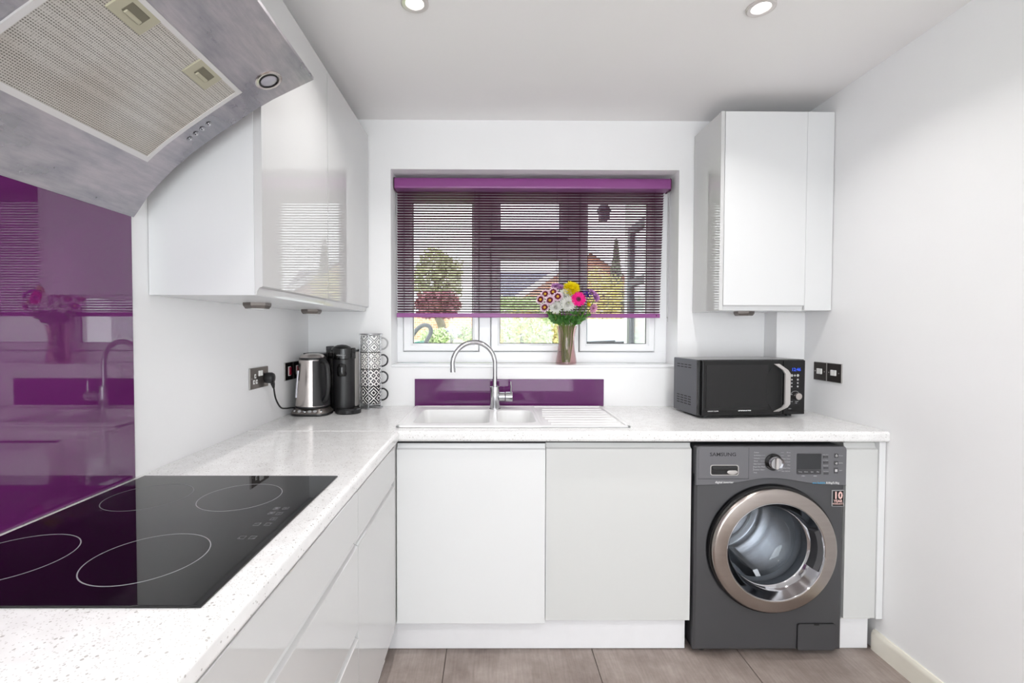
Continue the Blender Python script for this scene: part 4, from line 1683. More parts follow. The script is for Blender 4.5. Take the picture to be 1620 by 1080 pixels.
lathe(b, [(0, 0), (0.019, 0.001), (0.016, 0.003), (0, 0.0042)], (0.960, YP - 0.0026, 0.748), 20, mtx=Matrix.Rotation(R(90), 4, 'X') @ Matrix.Diagonal((1.1, 0.5, 1, 1)))
obj('finger_scoop', b, 'silver', drw)
text('brand_print', 'SAMSUNG', 0.020, (0.922, YP - 0.0022, 0.818), 'print_d', drw, sx=1.15, bold=0.0003)
text('motor_print', 'digital inverter', 0.0125, (0.930, YP - 0.0002, 0.7065), 'print_w', fascia)
text('load_print', '8.0kg/5.0kg', 0.0115, (1.363, YP - 0.0002, 0.7045), 'print_w', fascia)
text('eco_print', 'eco bubble', 0.0115, (1.308, YP - 0.0002, 0.7045), 'print_b', fascia)
# programme dial
b = nb()
cyl(b, (1.124, YP - 0.004, 0.788), 0.034, 0.004, 'y', 40)
obj('dial_ring', b, 'black_gloss', fascia)
b = nb()
lathe(b, [(0, 0.006), (0.020, 0.006), (0.0245, 0.0), (0.0265, -0.012)], (1.124, YP - 0.020, 0.788), 40, mtx=Matrix.Rotation(R(-90), 4, 'X') @ Matrix.Translation((0, 0, 0)))
lathe(b, [(0.0265, 0), (0.0255, 0.016), (0.022, 0.020), (0, 0.020)], (1.124, YP - 0.003, 0.788), 40, mtx=Matrix.Rotation(R(90), 4, 'X'))
dial = obj('programme_dial', b, 'chrome', fascia)
b = nb()
box(b, 1.1195, 1.1285, YP - 0.030, YP - 0.022, 0.766, 0.810, 0.002, 2)
obj('dial_grip', b, 'silver', dial)
L_ = ['Cotton', 'Synthetics', 'Delicates', 'Wool', 'Baby Care', 'Super Eco Wash', 'Outdoor Care', 'Daily']
Rr = ['Rinse', 'Spin', 'Drum Clean', '15 min Quick', 'Dry', 'Wash+Dry', 'Air Refresh']
for k, s_ in enumerate(L_):
    z = 0.826 - k * 0.0115
    text('programme_print', s_, 0.0068, (1.046, YP - 0.0002, z), 'print_g', fascia, align='LEFT')
    if 0 < k < 7:
        b = nb()
        box(b, 1.074 if k != 5 else 1.086, 1.1 - 0.011 * abs(k - 3.5) * 0 - 0.008, YP - 0.0003, YP, z - 0.0004, z + 0.0004)
        obj('programme_line', b, 'print_g', fascia, smooth=False)
for k, s_ in enumerate(Rr):
    z = 0.826 - k * 0.0125
    text('programme_print', s_, 0.0068, (1.192, YP - 0.0002, z), 'print_g', fascia, align='RIGHT')
    b = nb()
    box(b, 1.154, 1.166, YP - 0.0003, YP, z - 0.0004, z + 0.0004)
    obj('programme_line', b, 'print_g', fascia, smooth=False)
b = nb()
box(b, 1.0445, 1.0452, YP - 0.0003, YP, 0.752, 0.772)
obj('programme_line', b, 'print_g', fascia, smooth=False)
# display
b = nb()
sl = rloop(1.218, 1.316, 0.739, 0.822, 0.004, 3)
loft(b, [[(x, YP + 0.0005, z) for x, z in sl], [(x, YP - 0.001, z) for x, z in sl]], True, True)
bmesh.ops.recalc_face_normals(b, faces=b.faces)
disp = obj('display_panel', b, 'grey_dark', fascia)
b = nb()
box(b, 1.220, 1.314, YP - 0.0018, YP - 0.0009, 0.760, 0.820)
obj('screen', b, 'screen', disp, smooth=False)
for k, s_ in enumerate(('Temp', 'Rinse', 'Spin', 'Dry')):
    text('display_print', s_, 0.0065, (1.232 + k * 0.0235, YP - 0.0012, 0.749), 'print_g', disp)
for x in (1.245, 1.292):
    text('lock_print', 'o 3s o', 0.005, (x, YP - 0.0002, 0.7325), 'print_w', fascia)
for k, s_ in enumerate(('Delay End', 'Pre Wash', 'Intensive', 'Easy Iron')):
    z = 0.8085 - k * 0.0222
    b = nb()
    box(b, 1.323 + k * 0.001, 1.343 + k * 0.001, YP - 0.002, YP + 0.0005, z - 0.0045, z + 0.0045, 0.001, 1)
    obj('option_button', b, 'grey_body', fascia)
    text('option_print', s_, 0.0055, (1.332 + k * 0.001, YP - 0.0002, z + 0.0085), 'print_g', fascia)
for k, s_ in enumerate(('Power', 'Bubble', 'Start')):
    z = 0.8135 - k * 0.0295
    b = nb()
    box(b, 1.3675, 1.3825, YP - 0.002, YP + 0.0005, z - (0.0085 if k < 2 else 0.012), z + (0.0085 if k < 2 else 0.012), 0.002, 2)
    bt = obj('start_button', b, 'grey_body', fascia)
    b = nb()
    if k == 0:
        tube(b, [(1.375 + 0.0035 * math.cos(R(a)), YP - 0.0022, z + 0.0035 * math.sin(R(a))) for a in range(120, 421, 30)], 0.0006, 6)
        box(b, 1.3745, 1.3755, YP - 0.0026, YP - 0.0018, z + 0.001, z + 0.006)
    elif k == 1:
        for dx, dz in ((-.002, -.001), (.002, .001), (0.001, -.003)):
            tube(b, [(1.375 + dx + 0.002 * math.cos(R(a)), YP - 0.0022, z + dz + 0.002 * math.sin(R(a))) for a in range(0, 360, 45)], 0.0005, 6, True)
    else:
        box(b, 1.3705, 1.374, YP - 0.0026, YP - 0.0018, z - .005, z + .005)
        box(b, 1.3755, 1.379, YP - 0.0026, YP - 0.0018, z - .005, z + .005)
    obj('icon', b, 'print_w', bt, smooth=False)
    text('button_print', s_, 0.0062, (1.394, YP - 0.0002, z), 'print_g', fascia)
# warranty sticker
YFp = YM - 0.0062
b = nb()
box(b, 1.3655, 1.4085, YM - 0.0078, YM + 0.001, 0.611, 0.672)
stk = obj('warranty_sticker', b, 'black_gloss', t, smooth=False)
b = nb()
for (a0, a1, c0, c1) in ((1.364, 1.410, 0.6095, 0.611), (1.364, 1.410, 0.672, 0.6735), (1.364, 1.3655, 0.611, 0.672), (1.4085, 1.410, 0.611, 0.672)):
    box(b, a0, a1, YM - 0.0078, YM + 0.001, c0, c1)
obj('sticker_border', b, 'print_g', stk, smooth=False)
text('sticker_number', '10', 0.040, (1.387, YM - 0.0080, 0.6525), 'print_r', stk, bold=0.0012, sx=0.9)
text('sticker_print', 'YEAR', 0.0145, (1.387, YM - 0.0080, 0.6305), 'print_r', stk, bold=0.0003)
text('sticker_print', 'WARRANTY', 0.0095, (1.387, YM - 0.0080, 0.6195), 'print_r', stk, sx=0.82)
# drain filter flap
b = nb()
fl = rloop(1.236, 1.386, 0.026, 0.132, 0.008, 4)
loft(b, [[(x, YM - 0.0045, z) for x, z in fl], [(x, YM - 0.0085, z) for x, z in fl]], True, True)
bmesh.ops.recalc_face_normals(b, faces=b.faces)
flap = obj('filter_flap', b, 'grey_body', t)
b = nb()
fl2 = rloop(1.234, 1.388, 0.024, 0.134, 0.009, 4)
loft(b, [[(x, YM - 0.003, z) for x, z in fl2], [(x, YM - 0.0060, z) for x, z in fl2]], True, True)
bmesh.ops.recalc_face_normals(b, faces=b.faces)
obj('flap_gap', b, 'black_pl', flap)
b = nb()
box(b, 1.300, 1.322, YM - 0.0092, YM - 0.006, 0.126, 0.1345, 0.001, 1)
obj('flap_notch', b, 'black_pl', flap)
for x in (X0 + 0.05, X1 - 0.05):
    for y in (YM + 0.05, 2.33):
        b = nb()
        cyl(b, (x, y, 0.0005), 0.02, 0.0225, seg=16)
        obj('foot', b, 'black_pl', t)
# door: black rim, steel ring, glass bowl
MY = Matrix.Rotation(R(90), 4, 'X')      # local z -> -y (towards the room)
b = nb()
lathe(b, [(0.225, -0.010), (0.252, -0.006), (0.2535, 0.0), (0.2535, 0.024), (0.244, 0.026), (0.20, 0.02)], (DCX, YM - 0.004, DCZ), 96, mtx=MY)
door = obj('door', b, 'black_gloss', t)
b = nb()
lathe(b, [(0.2470, 0.020), (0.2475, 0.030), (0.244, 0.038), (0.236, 0.043), (0.198, 0.046), (0.1935, 0.044), (0.192, 0.040), (0.192, 0.02)], (DCX, YM - 0.004, DCZ), 112, mtx=MY)
obj('door_ring', b, 'ring', door, angle=45)
b = nb()
lathe(b, [(0.1945, 0.0445), (0.1925, 0.0465), (0.190, 0.044), (0.176, 0.010), (0.165, -0.008), (0.160, -0.012)], (DCX, YM - 0.004, DCZ), 96, mtx=MY)
obj('inner_ring', b, 'chrome', door, angle=60)
b = nb()
lathe(b, [(0.168, -0.004), (0.160, -0.03), (0.150, -0.075), (0.135, -0.098), (0.10, -0.112), (0.0, -0.118)], (DCX, YM - 0.004, DCZ), 64, mtx=MY)
obj('glass_bowl', b, 'bowl', door, angle=60)
b = nb()
a0, a1 = R(-28), R(24)
n_ = 14
t_ = bmesh.new()
rows = []
for k in range(n_ + 1):
    a = a0 + (a1 - a0) * k / n_
    rows.append([t_.verts.new((DCX + r * math.cos(a), YM - 0.004 - d, DCZ + 0.01 + r * math.sin(a))) for r, d in ((0.189, 0.040), (0.168, 0.036), (0.162, 0.004), (0.178, 0.004))])
for a, c in zip(rows[:-1], rows[1:]):
    for k in range(4):
        t_.faces.new((a[k], a[(k + 1) % 4], c[(k + 1) % 4], c[k]))
t_.faces.new(rows[0]); t_.faces.new(rows[-1][::-1])
bmesh.ops.recalc_face_normals(t_, faces=t_.faces)
merge(b, t_)
obj('door_grip', b, 'grey_dark', door)
# gasket and drum
b = nb()
lathe(b, [(0.204, 0.0), (0.182, -0.008), (0.170, -0.03), (0.176, -0.055), (0.190, -0.07), (0.172, -0.085), (0.186, -0.10), (0.235, -0.102)], (DCX, YM + 0.010, DCZ), 64, mtx=MY)
obj('gasket', b, 'gasket', t, angle=60)
b = nb()
lathe(b, [(0.235, -0.105), (0.240, -0.12), (0.240, -0.42), (0.225, -0.445), (0.12, -0.43), (0.05, -0.435), (0, -0.435)], (DCX, YM + 0.010, DCZ), 64, mtx=MY)
drum = obj('drum', b, 'drum', t, angle=40)
for k in range(3):
    a = R(225 + 120 * k)
    mm = Matrix.Translation((DCX, YM + 0.28, DCZ)) @ Matrix.Rotation(a, 4, 'Y')
    b = nb()
    t_ = bmesh.new()
    lo = []
    for y, h, w2 in ((-0.13, 0.008, 0.02), (-0.10, 0.045, 0.024), (0.10, 0.05, 0.026), (0.14, 0.02, 0.026)):
        lo.append([(-w2, y, -0.238), (w2, y, -0.238), (w2 * 0.45, y, -0.238 + h), (-w2 * 0.45, y, -0.238 + h)])
    loft(t_, lo, True, True)
    bmesh.ops.recalc_face_normals(t_, faces=t_.faces)
    bmesh.ops.transform(t_, matrix=mm, verts=t_.verts)
    merge(b, t_)
    obj('drum_paddle', b, 'drum', drum)
b = nb()
for r in (0.06, 0.10, 0.14, 0.18):
    lathe(b, [(r - 0.006, 0), (r, 0.005), (r + 0.006, 0)], (DCX, YM + 0.010 + 0.432, DCZ), 48, mtx=MY)
obj('drum_back_rib', b, 'drum', drum, angle=60)

# ================================================================== BLIND
BYc = 2.540
t = thing('venetian_blind', 'purple venetian blind half lowered in the window recess', 'blind', (0.22, BYc, 1.378))
b = nb()
hp = [(2.565, 2.066), (2.565, 2.126), (2.515, 2.126), (2.498, 2.124), (2.491, 2.116), (2.4885, 2.10), (2.4885, 2.078), (2.492, 2.069), (2.502, 2.066)]
prism(b, hp, 'x', -0.517, 0.960)
hr = obj('headrail', b, 'blind_front', t, angle=50)
for x0, x1 in ((-0.5205, -0.517), (0.960, 0.9635)):
    b = nb()
    prism(b, [(2.566, 2.062), (2.566, 2.1275), (2.50, 2.1275), (2.488, 2.118), (2.486, 2.10), (2.486, 2.076), (2.494, 2.060), (2.51, 2.058)], 'x', x0, x1)
    obj('end_cap', b, 'slat', hr)
NS, ZT, ZBt = 47, 2.056, 1.410
pitch = (ZT - ZBt) / (NS - 1)
tilt = R(25)
sw = 0.016
me0 = None
b = nb()
# one slat of unit length, slightly crowned, tilted: room edge up
rows = []
for k in range(5):
    u = (k - 2) / 4 * sw
    crown = 0.0012 * (1 - (u / (sw / 2)) ** 2)
    y = u * math.cos(tilt) + crown * math.sin(tilt)
    z = -u * math.sin(tilt) + crown * math.cos(tilt)
    rows.append((y, z))
ny, nz_ = math.sin(tilt), math.cos(tilt)
prf = rows + [(y - ny * 0.0004, z - nz_ * 0.0004) for y, z in rows[::-1]]
prism(b, prf, 'x', 0.0, 1.0)
slat0 = obj('slat', b, 'slat', t, local=True, angle=60)
base_loc = Vector(t.location)
for k in range(NS):
    f = k / (NS - 1)
    o = slat0 if k == 0 else shared('slat', slat0, t)
    x0 = -0.5125
    x1 = 0.941 + (0.926 - 0.941) * f
    o.location = Vector((x0, BYc, ZT - k * pitch)) - base_loc
    o.rotation_euler = (0, R(rnd.uniform(-0.04, 0.04)), 0)
    o.scale = (x1 - x0, 1, 1)
b = nb()
prism(b, [(BYc - 0.008, 1.379), (BYc - 0.010, 1.383), (BYc - 0.010, 1.398), (BYc - 0.006, 1.4025), (BYc + 0.006, 1.4025), (BYc + 0.010, 1.398), (BYc + 0.010, 1.383), (BYc + 0.008, 1.379)], 'x', -0.515, 0.924)
br = obj('bottom_rail', b, 'blind_front', t, angle=50)
b = nb()
cyl(b, (0.905, BYc - 0.0108, 1.391), 0.004, 0.001, 'y', 16)
obj('rail_plug', b, 'slat', br)
for x in (-0.475, -0.09, 0.36, 0.895):
    for dy in (-0.009, 0.009):
        b = nb()
        tube(b, [(x, BYc + dy, 1.40), (x, BYc + dy, 2.066)], 0.0006, 5)
        obj('ladder_cord', b, 'cord', t)
b = nb()
tube(b, smooth_path([(0.9525, 2.512, 2.066), (0.9525, 2.512, 1.9), (0.9525, 2.512, 1.5), (0.9545, 2.512, 1.388), (0.958, 2.512, 1.383), (0.9605, 2.512, 1.40), (0.9605, 2.512, 1.9), (0.9605, 2.512, 2.066)], 6), 0.0012, 6)
obj('pull_chain', b, 'chain', t, angle=60)

# ================================================================== VASE AND FLOWERS
VX, VY, VZ = 0.404, 2.482, WZ0
t = thing('glass_vase', 'pink tinted flared glass vase on the window sill', 'vase', (VX, VY, VZ))
b = nb()
lathe(b, [(0.0, 0.006), (0.050, 0.006), (0.0535, 0.012), (0.0515, 0.03), (0.044, 0.075), (0.0405, 0.11), (0.042, 0.145), (0.048, 0.18), (0.0545, 0.206),
          (0.057, 0.206), (0.0505, 0.18), (0.0445, 0.145), (0.043, 0.11), (0.0465, 0.075), (0.054, 0.03), (0.0565, 0.010), (0.055, 0.001), (0.0, 0.001)], (VX, VY, VZ), 48)
obj('vase_glass', b, 'vase', t, angle=50)
b = nb()
lathe(b, [(0, 0.0065), (0.0495, 0.0065), (0.0525, 0.013), (0.0508, 0.03), (0.0432, 0.075), (0.0398, 0.11), (0.0405, 0.130), (0, 0.130)], (VX, VY, VZ), 40)
obj('water', b, 'water', t, angle=50)

FM = {}
def fmat(n, c, r=0.6, vary=0.12):
    if n not in FM:
        m = FM[n] = mat('petal_' + n, c, r, vary=vary, vscale=60)
        nt = m.node_tree                      # thin petals let light through
        p = nt.nodes['Principled BSDF']
        tr = node(nt, 'ShaderNodeBsdfTranslucent')
        tr.inputs['Color'].default_value = c
        mx = node(nt, 'ShaderNodeMixShader')
        mx.inputs['Fac'].default_value = 0.25
        nt.links.new(p.outputs[0], mx.inputs[1])
        nt.links.new(tr.outputs[0], mx.inputs[2])
        nt.links.new(mx.outputs[0], nt.nodes['Material Output'].inputs['Surface'])
    return FM[n]


def petal_ring(bm, n, r0, r1, w, lift, z, mtx, phase=0.0, curl=0.0, segs=3):
    """n petals from r0 to r1, lift = rise angle, as bent leaf shapes with thickness"""
    for i in range(n):
        a = 2 * math.pi * i / n + phase + rnd.uniform(-.06, .06)
        L = (r1 - r0) * rnd.uniform(0.9, 1.06)
        la = lift + rnd.uniform(-.08, .08)
        ca, sa = math.cos(a), math.sin(a)
        ring = []
        for k in range(segs + 1):
            f = k / segs
            rr = r0 + L * f * math.cos(la + curl * f)
            zz = z + L * f * math.sin(la + curl * f)
            ww = w * (0.45 + 1.1 * f - 1.0 * f ** 3) * 0.5 if k < segs else w * 0.16
            ring.append((rr, ww, zz))
        vl = [mtx @ Vector((rr * ca - ww * sa, rr * sa + ww * ca, zz)) for rr, ww, zz in ring]
        vm = [mtx @ Vector((rr * ca, rr * sa, zz - 0.0012)) for rr, ww, zz in ring]
        vr = [mtx @ Vector((rr * ca + ww * sa, rr * sa - ww * ca, zz)) for rr, ww, zz in ring]
        A = [bm.verts.new(v) for v in vl]
        Bm = [bm.verts.new(v) for v in vm]
        D = [bm.verts.new(v) for v in vr]
        for k in range(segs):
            bm.faces.new((A[k], A[k + 1], Bm[k + 1], Bm[k]))
            bm.faces.new((Bm[k], Bm[k + 1], D[k + 1], D[k]))


def face_matrix(p, d):
    d = Vector(d).normalized()
    x = Vector((0, 0, 1)).cross(d)
    x = x.normalized() if x.length > 1e-3 else Vector((1, 0, 0))
    y = d.cross(x)
    m = Matrix((x, y, d)).transposed().to_4x4()
    m.translation = Vector(p)
    return m


def stem_for(t, p, d, foot, m='stem', leaves=2, r=0.0022):
    p = Vector(p)
    mouth = Vector((VX + (p.x - VX) * 0.28, VY + (p.y - VY) * 0.25 - 0.004, VZ + 0.205))
    f = Vector((VX + foot[0], VY + foot[1], VZ + 0.012))
    midp = (mouth + p) / 2 + Vector(((p.x - VX) * 0.05, 0, -0.012))
    path = smooth_path([f, f.lerp(mouth, 0.5) + Vector((0, 0, 0)), mouth, midp, p - Vector(d).normalized() * 0.004], 6)
    b = nb()
    tube(b, path, r, 6)
    s = obj('stem', b, m, t, angle=60)
    for k in range(leaves):
        q = mouth.lerp(p, 0.15 + 0.45 * k / max(1, leaves - 1) + rnd.uniform(-.05, .1)) if leaves else mouth
        a = rnd.uniform(0, 2 * math.pi)
        dirl = Vector((math.cos(a), math.sin(a) * 0.7 - 0.3, 0.45)).normalized()
        b = nb()
        mm = face_matrix(q, dirl)
        ln = rnd.uniform(0.03, 0.05)
        pts = [(0, 0), (0.25, 0.2), (0.4, 0.14), (0.55, 0.26), (0.7, 0.14), (0.85, 0.15), (1, 0)]
        top = [mm @ Vector((w * ln, 0.003 * math.sin(f_ * 3), f_ * ln)) for f_, w in pts]
        bot = [mm @ Vector((-w * ln, 0.003 * math.sin(f_ * 3), f_ * ln)) for f_, w in pts]
        midl = [mm @ Vector((0, -0.004 - 0.01 * f_, f_ * ln)) for f_, w in pts]
        vt = [b.verts.new(v) for v in top]
        vb = [b.verts.new(v) for v in bot]
        vm = [b.verts.new(v) for v in midl]
        for i in range(len(pts) - 1):
            b.faces.new((vt[i], vt[i + 1], vm[i + 1], vm[i]))
            b.faces.new((vm[i], vm[i + 1], vb[i + 1], vb[i]))
        obj('leaf', b, 'leaf', t)
    return s


def flower(name, label, dx, dz, dy, d, kind, foot, leaves=1, cat='flower', size=1.0):
    p = Vector((VX + dx, VY + dy, VZ + dz))
    t = thing(name, label, cat, (VX + foot[0], VY + foot[1], VZ + 0.012), group='cut flowers in the pink vase')
    stem_for(t, p, d, foot, leaves=leaves)
    mm = face_matrix(p, d)
    s = size
    if kind == 'gerbera':
        b = nb()
        petal_ring(b, 24, 0.010 * s, 0.041 * s, 0.012 * s, 0.10, 0.002, mm)
        petal_ring(b, 22, 0.008 * s, 0.032 * s, 0.009 * s, 0.28, 0.003, mm, 0.1)
        obj('petals', b, fmat('hot_pink', rgb(238, 8, 142)), t, angle=80)
        b = nb()
        lathe(b, [(0.013 * s, 0.002), (0.012 * s, 0.006), (0.007 * s, 0.008), (0, 0.0075)], mtx=mm, seg=20)
        ce = obj('flower_centre', b, fmat('dark_pink', rgb(120, 8, 70)), t)
        b = nb()
        lathe(b, [(0.0055 * s, 0.006), (0.004 * s, 0.0095), (0, 0.0105)], mtx=mm, seg=14)
        obj('disc', b, fmat('near_black', rgb(40, 12, 30)), ce)
    elif kind in ('mum_white', 'mum_yellow'):
        c = rgb(246, 246, 240) if kind == 'mum_white' else rgb(255, 232, 20)
        b = nb()
        for i, (n, r1, li, z) in enumerate(((20, 0.044, -0.25, 0.0), (20, 0.043, 0.05, 0.003), (18, 0.039, 0.35, 0.005), (16, 0.033, 0.65, 0.007), (12, 0.027, 0.95, 0.008), (8, 0.022, 1.25, 0.009))):
            petal_ring(b, n, 0.004 * s, r1 * s, 0.011 * s, li, z, mm, i * 0.17, curl=0.35)
        obj('petals', b, fmat(kind, c), t, angle=80)
        if kind == 'mum_white':
            b = nb()
            lathe(b, [(0.006 * s, 0.014), (0.004 * s, 0.02 * s), (0, 0.022 * s)], mtx=mm, seg=12)
            obj('flower_centre', b, fmat('pale_green', rgb(226, 230, 170)), t)
    elif kind == 'daisy':
        b = nb()
        petal_ring(b, 16, 0.006 * s, 0.029 * s, 0.0095 * s, 0.15, 0.001, mm)
        obj('petals', b, fmat('white_pink', rgb(236, 206, 226)), t, angle=80)
        b = nb()
        petal_ring(b, 16, 0.004 * s, 0.0185 * s, 0.0080 * s, 0.20, 0.0024, mm)
        obj('inner_petals', b, fmat('maroon', rgb(112, 16, 50)), t, angle=80)
        b = nb()
        lathe(b, [(0.0075 * s, 0.003), (0.0065 * s, 0.0065), (0.003 * s, 0.008), (0, 0.008)], mtx=mm, seg=16)
        obj('flower_centre', b, fmat('centre_yellow', rgb(226, 176, 60)), t)
    elif kind in ('lilac', 'pink_pale'):
        c = rgb(196, 140, 200) if kind == 'lilac' else rgb(226, 170, 200)
        b = nb()
        petal_ring(b, 14, 0.003 * s, 0.029 * s, 0.010 * s, 0.2, 0.0, mm)
        petal_ring(b, 12, 0.003 * s, 0.024 * s, 0.009 * s, 0.55, 0.002, mm, 0.2)
        petal_ring(b, 8, 0.002 * s, 0.016 * s, 0.008 * s, 0.95, 0.003, mm, 0.4)
        obj('petals', b, fmat(kind, c), t, angle=80)
        b = nb()
        lathe(b, [(0.005 * s, 0.003), (0.004 * s, 0.008), (0, 0.009)], mtx=mm, seg=12)
        obj('flower_centre', b, fmat('dusky', rgb(150, 90, 120)), t)
    elif kind == 'statice':
        b = nb()
        for i in range(26):
            q = mm @ Vector((rnd.gauss(0, 0.011), rnd.gauss(0, 0.015), rnd.uniform(-0.016, 0.012)))
            m2 = face_matrix(q, Vector(d).normalized() + Vector((rnd.uniform(-.6, .6), rnd.uniform(-.6, .6), rnd.uniform(-.3, .7))))
            petal_ring(b, 5, 0.001, 0.0085, 0.006, 0.7, 0, m2, rnd.uniform(0, 6), segs=2)
        obj('florets', b, fmat('violet', rgb(84, 44, 150), vary=0.25), t, angle=80)
    elif kind == 'bud':
        b = nb()
        petal_ring(b, 10, 0.002 * s, 0.016 * s, 0.009 * s, 0.7, 0.0, mm)
        petal_ring(b, 8, 0.002 * s, 0.013 * s, 0.008 * s, 1.1, 0.001, mm, 0.3)
        obj('petals', b, fmat('bud_yellow', rgb(220, 200, 40)), t, angle=80)
    return t


# offsets from the foot of the vase, in metres: sideways, height, towards the room (negative)
flower('chrysanthemum', 'large bright yellow chrysanthemum at the top of the bouquet', 0.020, 0.398, -0.030, (0.05, -0.72, 0.69), 'mum_yellow', (0.006, 0.012), size=1.12)
flower('chrysanthemum', 'white chrysanthemum just below the yellow one', -0.008, 0.365, -0.030, (-0.1, -0.8, 0.55), 'mum_white', (-0.01, 0.0))
flower('chrysanthemum', 'white chrysanthemum lowest in the middle of the bouquet', 0.000, 0.322, -0.050, (-0.05, -0.95, 0.15), 'mum_white', (0.004, -0.012))
flower('chrysanthemum', 'white chrysanthemum at lower left, below the maroon daisies', -0.060, 0.303, -0.040, (-0.5, -0.85, 0.05), 'mum_white', (0.016, -0.006), size=0.85)
flower('gerbera', 'hot pink gerbera daisy facing the room', 0.052, 0.345, -0.062, (0.12, -0.97, 0.22), 'gerbera', (-0.006, -0.018), leaves=0)
for k, (dx, dz, dy, lab) in enumerate(((-0.074, 0.385, -0.020, 'maroon and white daisy at the upper left of the bouquet'),
                                       (-0.094, 0.340, -0.045, 'maroon and white daisy at middle left with yellow eye'),
                                       (-0.054, 0.359, -0.050, 'maroon and white daisy touching the white chrysanthemums'),
                                       (-0.140, 0.345, -0.020, 'maroon and white daisy farthest left in the bouquet'),
                                       (-0.120, 0.303, -0.035, 'maroon and white daisy lowest on the left'),
                                       (-0.115, 0.375, -0.010, 'maroon and white daisy at the far upper left edge'))):
    flower('daisy', lab, dx, dz, dy, (dx * 4, -0.85, 0.25 + (dz - 0.34) * 3), 'daisy', (rnd.uniform(-.02, .02), rnd.uniform(-.02, .02)), leaves=1)
flower('aster', 'lilac aster behind the yellow chrysanthemum on the left', -0.058, 0.418, 0.012, (-0.2, -0.5, 0.8), 'lilac', (-0.015, 0.014))
flower('aster', 'small lilac aster at the top left of the yellow chrysanthemum', -0.032, 0.412, 0.000, (-0.1, -0.6, 0.7), 'lilac', (-0.012, 0.018), size=0.8)
flower('statice', 'violet statice sprig right of the pink gerbera', 0.103, 0.378, -0.025, (0.35, -0.6, 0.7), 'statice', (0.012, 0.012))
flower('aster', 'pinkish lilac aster at the right edge of the bouquet', 0.152, 0.358, -0.020, (0.6, -0.75, 0.2), 'lilac', (0.018, -0.004))
flower('aster', 'pinkish lilac aster behind the violet statice', 0.136, 0.382, -0.004, (0.45, -0.6, 0.6), 'lilac', (0.02, 0.006), size=0.9)
flower('aster', 'pale pink aster hanging lowest on the right', 0.135, 0.300, -0.035, (0.5, -0.8, -0.25), 'pink_pale', (0.014, -0.016))
flower('marigold', 'small yellow bloom tucked below the violet statice', 0.106, 0.318, -0.045, (0.3, -0.9, 0.2), 'bud', (-0.016, -0.010))
# loose greenery round the neck of the vase
for k, (dx, dz, lab) in enumerate(((-0.085, 0.262, 'green leafy sprig spreading left over the vase neck'), (0.085, 0.268, 'green leafy sprig spreading right over the vase neck'),
                                   (-0.03, 0.262, 'green leafy sprig at the front left of the vase neck'), (0.03, 0.272, 'green leafy sprig at the front right of the vase neck'),
                                   (-0.10, 0.292, 'taller leafy sprig under the lowest maroon daisy'), (0.07, 0.305, 'taller leafy sprig below the pink gerbera'), (0.115, 0.290, 'taller leafy sprig at the far right, under the pale pink aster'), (-0.045, 0.285, 'taller leafy sprig under the lower left white chrysanthemum'))):
    ft = (rnd.uniform(-.02, .02), rnd.uniform(-.02, .02))
    t = thing('leafy_sprig', lab, 'foliage', (VX + ft[0], VY + ft[1], VZ + 0.012), group='cut flowers in the pink vase')
    stem_for(t, Vector((VX + dx, VY - 0.03, VZ + dz)), (dx * 5, -0.5, 0.6), ft, leaves=7)

# ================================================================== OUTSIDE
b = nb()
box(b, -30, 40, 2.75, 60, -0.45, -0.30)
struct('ground_drive', b, 'drive', smooth=False)
# raised lawn on the left, rising to the border
b = nb()
prism(b, [(3.0, -0.30), (3.0, 0.25), (5.0, 0.80), (7.3, 1.06), (12.0, 1.10), (12.0, -0.30)], 'x', -8.0, 0.05)
struct('ground_lawn', b, 'grass', smooth=False)


def leaves_mesh(center, radii, n, size, shape='ellipsoid', seed=1, flat=0.0):
    rr = random.Random(seed)
    vs_, fs = [], []
    for i in range(n):
        if shape == 'box':
            p = [rr.uniform(-1, 1) for _ in range(3)]
            k = rr.randrange(3)
            if rr.random() < 0.75:
                p[k] = rr.choice((-1, 1)) * rr.uniform(0.86, 1.02)
        elif shape == 'cone':
            h = rr.random()
            a = rr.uniform(0, 6.283)
            q = (1 - h) * math.sqrt(rr.uniform(0.3, 1))
            p = [q * math.cos(a), q * math.sin(a), h * 2 - 1]
        else:
            while True:
                p = [rr.gauss(0, 1) for _ in range(3)]
                l = math.sqrt(sum(v * v for v in p))
                if l > 1e-3:
                    break
            s = rr.uniform(0.55, 1.0) * (1 + 0.16 * math.sin(5 * p[0] / l + seed) * math.cos(4 * p[2] / l))
            p = [v / l * s for v in p]
        c = Vector((center[0] + p[0] * radii[0], center[1] + p[1] * radii[1], center[2] + p[2] * radii[2]))
        u = Vector((rr.gauss(0, 1), rr.gauss(0, 1), rr.gauss(0, 1))).normalized()
        w = u.cross(Vector((rr.gauss(0, 1), rr.gauss(0, 1), rr.gauss(0, 1)))).normalized()
        s = size * rr.uniform(0.6, 1.3)
        i0 = len(vs_)
        vs_ += [c - u * s, c + w * s * 0.45, c + u * s, c - w * s * 0.45]
        fs.append((i0, i0 + 1, i0 + 2, i0 + 3))
    me = bpy.data.meshes.new('leaves')
    me.from_pydata([tuple(v) for v in vs_], [], fs)
    bm = bmesh.new()
    bm.from_mesh(me)
    bpy.data.meshes.remove(me)
    return bm


